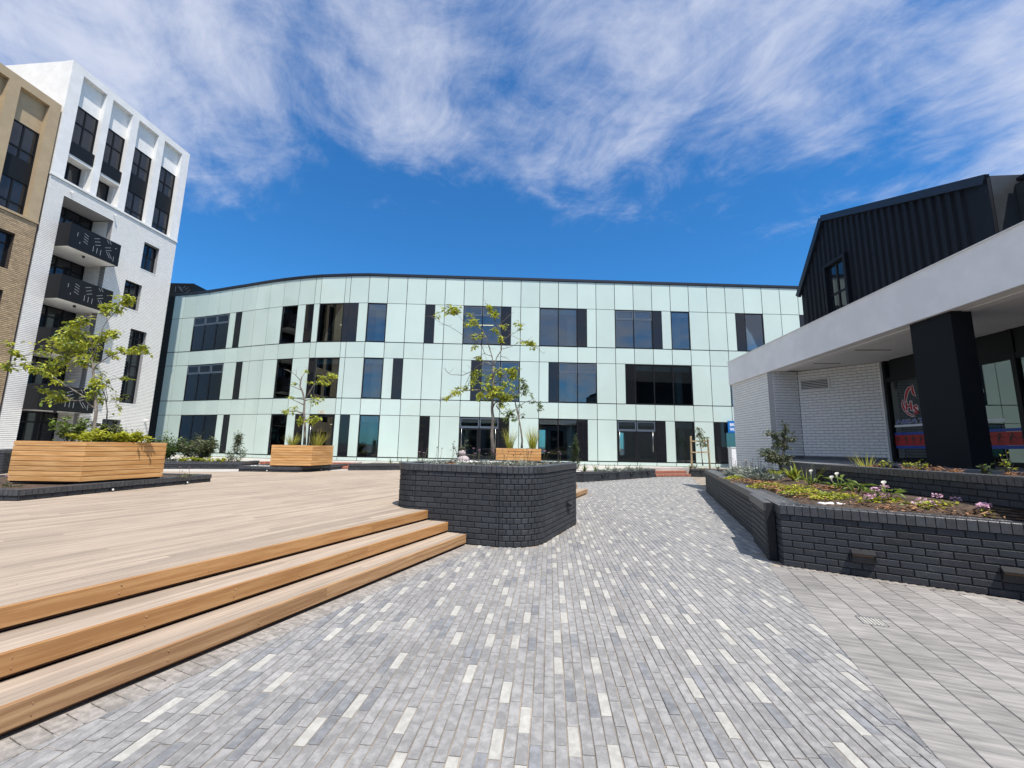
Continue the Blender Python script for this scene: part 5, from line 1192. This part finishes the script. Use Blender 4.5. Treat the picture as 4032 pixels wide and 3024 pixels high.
def daisies(label, pos, r_, n_leaf, stems, seed, leafm='leaf_silver', petal='petal_pink', h=.22, name='flowering_plant', group=None, LL=.085, LW=.022, sz=.032, mound=.05):
    rg = random.Random(seed); t = thing(name, label, 'plant', pos, 0, group); fo, st_, fl_, ey = MB(), MB(), MB(), MB()
    for i in range(n_leaf):
        a = rg.uniform(0,6.283); q = rg.random()**.5*r_; p = Vector((math.cos(a)*q,math.sin(a)*q,rg.uniform(0,mound)*(1-(q/r_)**2*.7)))
        fo.leaf(p, Vector((math.cos(a+rg.gauss(0,.6)),math.sin(a+rg.gauss(0,.6)),rg.uniform(.2,1.3))), LL*rg.uniform(.6,1.3), LW*rg.uniform(.7,1.3), None, .3)
    for i in range(stems):
        a = rg.uniform(0,6.283); q = rg.random()*r_*.7; hh = h*rg.uniform(.6,1.1); p = Vector((math.cos(a)*q,math.sin(a)*q,.02)); tp_ = p+Vector((rg.gauss(0,.03),rg.gauss(0,.03),hh))
        st_.tube([tuple(p), tuple(p.lerp(tp_,.5)+Vector((rg.gauss(0,.008),0,0))), tuple(tp_)], [.0035,.003,.0025], 4)
        if rg.random() < .62 or i == 0:
            for k in range(11):
                b = 6.283*k/11; fl_.leaf(tp_, Vector((math.cos(b),math.sin(b),.45)), sz, sz*.45, (0,0,1), -.1)
            ey.ball(tuple(tp_+Vector((0,0,.006))), sz*.3, 0, 6, 4)
        else: ey.ball(tuple(tp_), (sz*.28,sz*.28,sz*.42), 0, 6, 4)
    fo.build('leaves', leafm, t); st_.build('stems', 'leaf_olive', t)
    if fl_.f: fl_.build('petals', petal, t)
    ey.build('flower_heads', 'flower_eye', t); return t
def strap(label, pos, n, h, mats, seed=1, W_=.035, name='strap_leaf_plant', group=None, spread=.8):
    rg = random.Random(seed); t = thing(name, label, 'plant', pos, 0, group); m = MB()
    for i in range(n):
        a = rg.uniform(0,6.283); o_ = Vector((math.cos(a),math.sin(a),0)); m.blade(o_*.02, o_*rg.uniform(.1,spread)+Vector((0,0,1)), h*rg.uniform(.6,1.1), W_*rg.uniform(.7,1.2), rg.uniform(.1,.5), 5, rg.randrange(len(mats)))
    m.build('leaves', mats, t); return t
def calla(label, pos, stems, h, seed):
    rg = random.Random(seed); t = thing('calla_lily', label, 'plant', pos); m, s2, f = MB(), MB(), MB()
    for i in range(12):
        a = rg.uniform(0,6.283); o_ = Vector((math.cos(a),math.sin(a),0)); hh = h*rg.uniform(.25,.62); st_ = Vector((o_.x*.03,o_.y*.03,0)); tp_ = st_+o_*hh*.5+Vector((0,0,hh*.75)); s2.tube([tuple(st_),tuple(st_.lerp(tp_,.5)+Vector((0,0,.02))),tuple(tp_)],[.006,.005,.003],4)
        m.leaf(tp_, o_*.9+Vector((0,0,rg.uniform(-.3,.8))), rg.uniform(.13,.20), rg.uniform(.05,.075), (o_.x*-.3,o_.y*-.3,1), .5)
    for (dx,dy,hh) in stems:
        s2.tube([(0,0,0),(dx*.5,dy*.5,hh*.5),(dx,dy,hh)],[.008,.007,.006],5); c = Vector((dx,dy,hh)); f = MB(); b = 0; n = 10
        for lv, (rr, zz) in enumerate(((.005,0),(.010,.03),(.017,.052),(.028,.062))):
            for j in range(n):
                a = 6.283*j/n; fl = 1+.45*max(0,math.cos(a-.6))*(lv == 3); f.v.append((c.x+math.cos(a)*rr*fl, c.y+math.sin(a)*rr*fl, c.z+zz+(.03*max(0,math.cos(a-.6)) if lv == 3 else 0)))
        for lv in range(3):
            for j in range(n): f.f.append((b+lv*n+j,b+lv*n+(j+1)%n,b+(lv+1)*n+(j+1)%n,b+(lv+1)*n+j)); f.m.append(0)
        f.build('flower','petal_white',t,smooth=True)
    m.build('leaves','leaf_green',t); s2.build('stems','leaf_green',t,smooth=True); return t
def geranium(label, pos, r_, n, heads, seed, leafm=('leaf_yellow','leaf_green')):
    rg = random.Random(seed); t = thing('geranium', label, 'plant', pos); m, s2, f = MB(), MB(), MB()
    for i in range(n):
        a = rg.uniform(0,6.283); q = rg.random()**.5; p = Vector((math.cos(a)*q*r_*1.3,math.sin(a)*q*r_,.02+.09*(1-q*q)*rg.uniform(.4,1.1)))
        m.leaf(p, Vector((math.cos(a),math.sin(a),rg.uniform(-.1,.6))), rg.uniform(.035,.06), rg.uniform(.035,.055), None, .4, 0 if rg.random() < .75 else 1)
    for (dx,dy,hh) in heads:
        s2.tube([(dx*.6,dy*.6,.03),(dx,dy,hh)],[.004,.003],4)
        f = MB()
        for k in range(34):
            d = rnd_dir(rg,.15); p = Vector((dx,dy,hh))+Vector((d.x*.035,d.y*.035,d.z*.025)); f.leaf(p, d, .028, .024, None, .1)
        f.build('flower_head','petal_pink',t)
    m.build('leaves', list(leafm), t)
    if heads: s2.build('stems','leaf_olive',t)
    return t
def pebbles(label, pos, n, rx, ry, sz, seed, name='pebbles'):
    rg = random.Random(seed); m = MB()
    for i in range(n):
        a = rg.uniform(0,6.283); q = rg.random()**.5; s_ = sz*rg.uniform(.6,1.3); m.ball((math.cos(a)*q*rx,math.sin(a)*q*ry,s_*.3),(s_,s_*rg.uniform(.7,1),s_*.55),0,7,4,.08)
    return tag(m.build(name,'pebble',None,pos,smooth=True), label, None, None, 'stuff')
def litter(label, pts, n, sz, mats, seed, name='mulch'):
    rg = random.Random(seed); m = MB()
    for i in range(n):
        p = rg.choice(pts); q = Vector((p[0]+rg.gauss(0,p[3]),p[1]+rg.gauss(0,p[3]),p[2]+abs(rg.gauss(0,.014)))); d = rnd_dir(rg,-.1); d.z *= .25
        m.leaf(q, d, sz*rg.uniform(.5,1.6), sz*rg.uniform(.12,.35), None, rg.uniform(-.5,.5), rg.randrange(len(mats)))
    return tag(m.build(name, mats), label, None, None, 'stuff')

# --- tall central planter
cz = 1.15
ring = [(-1.62,7.62),(-1.28,7.35),(-1.12,8.05),(-.86,7.35),(-.58,7.55),(-.32,7.35),(-.12,7.45),(.10,7.35),(.34,7.55),(.62,7.75),(.95,8.35),(-.45,8.35),(.25,8.35)]
words = ['first silver-leaved daisy clump from the left in the tall brick planter','second silver-leaved daisy clump from the left in the tall brick planter','third silver-leaved daisy clump, at the back left of the tall brick planter','fourth silver-leaved daisy clump from the left in the tall brick planter','silver-leaved daisy clump with pink flowers just left of the trunk','wide silver-leaved daisy clump at the foot of the tree trunk','silver-leaved daisy clump touching the right of the trunk','silver-leaved daisy clump under the left end of the far wooden box','silver-leaved daisy clump under the middle of the far wooden box','silver-leaved daisy clump under the right end of the far wooden box','lone pink daisy clump at the right end of the tall brick planter','silver-leaved daisy clump behind the trunk of the tall tree','silver-leaved daisy clump at the back right of the tall brick planter']
for i, (x, y) in enumerate(ring):
    daisies(words[i], (x,y,cz), .15 if 3 < i < 9 else .09, 90 if 3 < i < 9 else 45, (3,2,3,2,4,3,3,3,5,3,2,3,2)[i], 20+i, h=.26)
shrub('wispy grey-green shrub at the back left of the tall brick planter', (-1.02,8.55,cz), .26,.26,.66, ['leaf_grey','leaf_olive'], 170, .06,.022, 31)
so = thing('stone_pile','two rounded pinkish stones stacked in the tall brick planter','stones',(-.93,8.25,cz))
m = MB(); m.ball((0,0,.07),(.12,.09,.08),0,12,8,.04); m.build('stone','stone_pink',so,smooth=True)
m = MB(); m.ball((-.03,0,.19),(.075,.065,.06),0,12,8,.04); m.build('stone','stone_pink',so,smooth=True)
pebbles('white pebbles around the stacked stones in the tall brick planter', (-.62,8.2,cz+.02), 90, .55,.22,.035, 40)
litter('brown bark mulch on the soil of the tall brick planter', [(-1.2,7.8,cz,.25),(0,8.0,cz,.4),(.6,8.3,cz,.3)], 260, .09, ['mulch'], 41)

# --- large wooden box
for i,(x,y,h_,mt,lb) in enumerate(((-9.0,8.5,.42,['leaf_green','leaf_olive'],'tall leafy green shrub at the left end of the large wooden box'),(-8.62,8.9,.34,['leaf_olive','leaf_green'],'olive-green shrub left of the trunk in the large wooden box'),(-8.35,8.3,.20,['leaf_yellow','leaf_lime'],'low yellow-green plant at the foot of the lime-green tree'),(-8.0,8.75,.17,['leaf_yellow','leaf_lime'],'low yellow-green plant at the right end of the large wooden box'))):
    shrub(lb, (x,y,1.395), .40,.32,h_*1.25+.05, mt, 700, .085,.042, 50+i)
grass('golden upright grass at the right end of the large wooden box', (-8.15,8.9,1.395), 70, .48, .5, ['blade_gold','leaf_olive'], 55, .007)
# --- middle wooden box
grass('green-gold grass left of the trunk in the middle wooden box', (-7.86,15.0,1.355), 90, .62, .6, ['blade_gold','leaf_lime'], 56, .012)
grass('taller rusty grass right of the trunk in the middle wooden box', (-7.05,15.15,1.355), 120, .80, .7, ['blade_gold','blade_rust','leaf_lime'], 57, .012)
# --- far wooden box
grass('yellow-green grass tuft left of the sapling in the far wooden box', (-.03,13.4,1.395), 90, .85, .42, ['leaf_lime','blade_gold'], 58, .012)
grass('yellow-green grass tuft right of the sapling in the far wooden box', (.70,13.4,1.395), 110, .95, .42, ['leaf_lime','leaf_yellow','blade_gold'], 59, .013)

# --- kerb plants
for i,(x,y,lb) in enumerate(((-8.55,7.25,'pink-flowered weed at the corner of the large wooden box'),(-9.25,7.3,'pale-flowered weed left of the corner under the large wooden box'),(-9.75,7.25,'low leafy weed near the left edge of the front kerb'),(-7.58,9.75,'pink daisy at the right end of the large wooden box'),(-7.75,10.2,'thin dry weed on the kerb beyond the large wooden box'))):
    daisies(lb, (x,y,.628), .09, 26, 2, 70+i, leafm='leaf_olive', h=.22)
for i,(x,y,lb) in enumerate(((-8.05,14.72,'leftmost pink flower cluster on the kerb of the middle box'),(-7.72,14.68,'second pink flower cluster on the kerb of the middle box'),(-7.42,14.72,'rightmost pink flower cluster on the kerb of the middle box'))):
    geranium(lb, (x,y,.60), .10, 26, [(0,0,.11),(.06,.02,.09)], 80+i)
pebbles('white pebbles at the left end of the middle kerb', (-8.75,14.75,.61), 60, .34,.08,.05, 83)

# --- low planter left of the middle box
for i,(x,y,rx,h_,mt,lb) in enumerate(((-14.4,15.3,.8,1.25,['leaf_dark','leaf_green'],'dark green bush against the corner of the white block'),(-13.2,15.8,.85,1.15,['leaf_dark','leaf_green'],'broad dark green bush left of the feathery shrub'),(-12.05,16.1,.8,1.15,['leaf_olive','leaf_dark'],'feathery olive-green shrub in front of the ground floor window'))):
    shrub(lb, (x,y,.68), rx,.55,h_, mt, 1900, .13,.05, 90+i)
shrub('small fir-shaped shrub with feathery branches in the left planter', (-10.55,16.15,.68), .48,.4,1.05, ['leaf_grey','leaf_dark'], 800, .12,.03, 94, pyramid=True)
for i,x in enumerate((-14.2,-13.5,-12.8)):
    daisies('%s silver ground-cover plant from the left, under the dark bushes' % ('first','second','third','fourth','fifth','sixth')[i], (x,15.05+(x+13.5)*.35+.35,.68), .28, 120, 0, 95+i, LL=.16, LW=.05, group='silver plants below the bushes', name='ground_cover_plant')
for i,x in enumerate((-12.1,-11.7,-11.3,-10.9)):
    shrub('%s patch of yellow-green ground cover from the left, below feathery shrub' % ('first','second','third','fourth','fifth','sixth')[i], (x,15.65+(x+11.3)*.2,.68), .3,.2,.22, ['leaf_yellow','leaf_green'], 170, .09,.035, 100+i, name='ground_cover_plant', group='yellow ground cover in the left planter')
for i,x in enumerate((-11.1,-10.75,-10.4)):
    strap('%s short strap-leaf plant from the left, under the fir-shaped shrub' % ('first','second','third','fourth','fifth','sixth')[i], (x,16.0+(x+10.75)*.2,.68), 14, .24, ['leaf_green','leaf_lime'], 110+i, group='strap-leaf plants near the fir-shaped shrub')
c = MB(); c.tube([(0,0,0),(0,0,.16)],.02,8); c.ball((0,-.02,.24),(.10,.12,.10),0,10,6); tag(c.build('garden_lamp','fixture',None,(-11.75,15.95,.68),smooth=True),'dark round garden lamp among the yellow ground cover','lamp')

# --- seedlings planter behind the tall planter
rg = random.Random(120)
gs = MB()
for i in range(420):
    t_ = rg.random(); x = -6.0+t_*3.4; y = 16.55+t_*1.1+rg.uniform(0,.7); gs.blade((x,y,.66), Vector((rg.gauss(0,.3),rg.gauss(0,.3),1)), rg.uniform(.05,.13), .02, .3, 3, 0)
tag(gs.build('ground_cover','leaf_green'), 'low green ground cover behind the tall planter', None, None, 'stuff')
for i,(x,y) in enumerate(((-4.55,17.3),(-4.3,17.5),(-3.7,17.6),(-3.4,17.7),(-4.9,17.2))):
    strap('%s upright seedling behind the left end of the tall brick planter' % ('second','third','fourth','rightmost','leftmost')[i], (x,y,.66), 7, .42, ['leaf_green','leaf_olive'], 130+i, .03, group='seedlings in the planter behind', spread=.25)
# --- low planter right of the tall one
shrub('dark conical shrub just right of the tall brick planter', (2.95,19.1,.40), .36,.34,1.55, ['leaf_dark','leaf_olive'], 950, .10,.045, 140, pyramid=True)
for i,(x,y,h_,lb) in enumerate(((2.5,19.3,.35,'lowest strap-leaf plant beside the tall brick planter'),(3.35,19.0,.55,'strap-leaf plant at the right foot of the conical shrub'),(3.95,19.5,.62,'tallest dark strap-leaf plant in the low planter'),(4.6,20.1,.5,'strap-leaf plant in front of the mint panel beside the doors'),(5.1,20.5,.45,'strap-leaf plant below the left office door'),(6.0,21.3,.5,'strap-leaf plant below the right office door'),(6.7,21.9,.62,'spreading strap-leaf plant at the right end of the low planter'))):
    strap(lb, (x,y,.40), 12, h_, ['leaf_green','leaf_dark'], 150+i, .045)
for i,t_ in enumerate((.25,.4,.52,.64,.76,.86)):
    daisies('%s silver low plant from the left along the low planter edge' % ('first','second','third','fourth','fifth','sixth')[i], (3.3+t_*4.3, 18.75+t_*3.8, .40), .30, 110, 0, 160+i, LL=.15, LW=.05, group='silver plants edging the low planter', name='ground_cover_plant')
pebbles('white pebbles at the left end of the low planter', (2.75,18.85,.40), 50, .4,.1,.05, 168)
# --- planter with the staked sapling
for i,(x,lb) in enumerate(((10.45,'grey rosette plant left of the tree stakes'),(10.2,'small upright seedling at the left of the staked sapling'),(11.75,'small upright plant right of the tree stakes'))):
    strap(lb, (x,23.75,.41), 16 if i == 0 else 8, .5 if i == 0 else .42, ['leaf_silver','leaf_grey'] if i == 0 else ['leaf_green','leaf_olive'], 170+i, .06)
litter('dry mulch under the staked sapling', [(10.9,23.8,.42,.35)], 160, .14, ['mulch','leaf_olive'], 175)

# --- right-hand planter
def sz_(x, y):      # soil height there
    d_ = nA.dot(Vector((x,y))); w_ = 7.15+(y-15.42)*.3622
    return .735+.17*min(1,max(0,(x-w_-.3))/ .9)
R_ = [(6.35,11.7),(6.15,10.9),(5.98,10.3),(5.9,9.95),(5.75,9.55)]
for i,(x,y) in enumerate(R_):
    daisies('silver-leaved bush with white daisies, %s from the far end of the right planter' % ('first','second','third','fourth','fifth')[i], (x,y,sz_(x,y)), .34, 420, 9 if i < 3 else 3, 200+i, petal='petal_white', h=.46, LL=.13, LW=.036, sz=.038, mound=.24)
daisies('plant with red-orange flowers beside the little grey-green tree', (6.15,9.95,.9), .10, 20, 4, 207, leafm='leaf_green', petal='petal_orange', h=.42, sz=.05)
strap('lime strap-leaf plant at the foot of the little grey-green tree', (5.95,9.45,.88), 34, .36, ['leaf_lime','leaf_green'], 210, .04)
strap('large strap-leaf plant right of the little grey-green tree', (5.9,8.75,.9), 44, .40, ['leaf_green','leaf_lime'], 211, .055)
grass('wispy yellow-green grass at the end of the upper planter', fr(5.75,8.2)+(1.21,), 36, .40, .8, ['blade_gold','leaf_lime'], 212, .010)
grass('thin arching grass beside the tall calla lily', (5.78,8.2,.9), 14, .6, .8, ['blade_gold','leaf_lime'], 213, .010)
calla('calla lily with one white flower against the left end of the upper wall', (5.62,7.85,.88), [(.0,0,.20)], .36, 220)
calla('calla lily with an open white flower and a bud in the middle', (5.47,7.0,.87), [(-.03,0,.21),(-.10,.03,.15)], .42, 221)
calla('flowerless calla lily in the middle of the right planter', (5.42,6.62,.86), [], .40, 222)
calla('calla lily with one cream flower left of the pink geraniums', (5.33,6.0,.84), [(-.01,0,.18)], .36, 223)
for i,(x,y,z_,lb) in enumerate(((5.45,9.9,.80,'bright yellow-green creeper near the silver bushes'),(5.05,8.2,.77,'yellow-green creeper by the long coping'),(5.2,7.55,.79,'yellow-green creeper in the bark mulch'),(4.88,6.95,.78,'yellow-green creeper close to the pier'),(4.98,6.35,.78,'bright yellow-green tuft behind the white shells'))):
    geranium(lb, (x,y,z_), .30, 420, [], 230+i)
geranium('pink geranium at the left of the flower patch', (4.98,5.86,.77), .12, 60, [(-.02,0,.12),(.05,.03,.14)], 240)
geranium('pink geranium with two high flower heads in the patch', (5.2,5.85,.80), .18, 110, [(-.05,.1,.19),(.08,.1,.22),(-.03,-.02,.12)], 241)
geranium('pink geranium with a low flower head at the coping', (5.28,5.50,.77), .16, 110, [(-.05,-.05,.09),(.12,.05,.13)], 242)
geranium('wide bright green geranium at the right of the flower patch', (5.55,5.42,.80), .26, 240, [(.02,.1,.16),(.18,.02,.13),(-.12,.0,.08)], 243)
geranium('pink geranium cut by the right edge of the picture', (5.72,4.98,.78), .16, 90, [(-.15,.02,.12),(-.08,.05,.13)], 244)
geranium('yellow-green creeper at the right edge of the picture', (6.02,4.78,.76), .2, 130, [], 245)
pebbles('white shells along the coping of the right planter', (4.62,5.98,.765), 34, .30,.06,.035, 246, name='shells')
litter('orange-brown bark and dry stems on the soil of the right planter', [(5.3,9.3,.84,.22),(5.2,8.6,.84,.25),(5.1,7.9,.83,.25),(5.1,7.3,.82,.25),(4.9,6.7,.80,.2),(5.0,6.1,.80,.2),(5.1,5.6,.79,.2),(5.5,5.6,.84,.25),(5.6,5.2,.82,.2),(5.4,6.3,.86,.2),(5.5,7.2,.89,.2)], 3000, .09, ['mulch','dry_leaf','soil'], 247)
# --- upper planter
ug = random.Random(260)
for i,(s_,lb) in enumerate(((7.9,'small green shoot at the left of the upper planter'),(7.45,'second small green shoot in the upper planter'),(7.2,'third small green shoot in the upper planter'),(6.25,'dark green shoot in front of the black column'),(5.95,'tall green shoot right of the black column'),(5.65,'dark leafy shoot near the shop window'))):
    x, y = fr(5.85,s_); shrub(lb, (x,y,1.21), .09,.09,(.30,.22,.26,.22,.36,.28)[i], ['leaf_lime','leaf_green'] if i in (0,1,2,4) else ['leaf_dark','leaf_green'], 34, .055,.032, 261+i, name='seedling', cat='plant')
def dry_plant(label, s_, n, h_, seed, w_=.22):
    rg = random.Random(seed); x, y = fr(5.8,s_); t = thing('dry_plant', label, 'plant', (x,y,1.21)); m, f = MB(), MB()
    for i in range(n):
        a = rg.uniform(0,6.283); e = Vector((math.cos(a)*w_*rg.random(),math.sin(a)*w_*rg.random(),h_*rg.uniform(.2,1))); m.tube([(e.x*.2,e.y*.2,0),tuple(e*.6+Vector((0,0,.02))),tuple(e)],[.004,.0035,.002],3,cap=False)
        for k in range(4): f.leaf(e*rg.uniform(.5,1.05), rnd_dir(rg,0), .06*rg.uniform(.6,1.3), .014, None, .5)
    m.build('stems','mulch',t); f.build('leaves','dry_leaf',t); return t
for i,(s_,n,h_,lb) in enumerate(((8.15,16,.10,'withered plant at the left end of the upper planter'),(7.35,22,.10,'second withered plant from the left in the upper planter'),(6.95,18,.13,'curled dry plant left of the black column'),(6.6,26,.10,'pale dry leaves in front of the black column'),(5.85,24,.09,'low dry plant right of the black column'),(5.5,22,.10,'low dry plant below the shop band'),(5.02,90,.22,'large orange-brown dead bush at the right edge'))):
    dry_plant(lb, s_, n, h_, 270+i, .3 if n > 50 else .16)
litter('dry leaves on the soil of the upper planter', [fr(5.7,s_)+(1.215,.18) for s_ in (8,7.4,6.8,6.2,5.6,5.0)], 420, .07, ['dry_leaf','mulch'], 280)
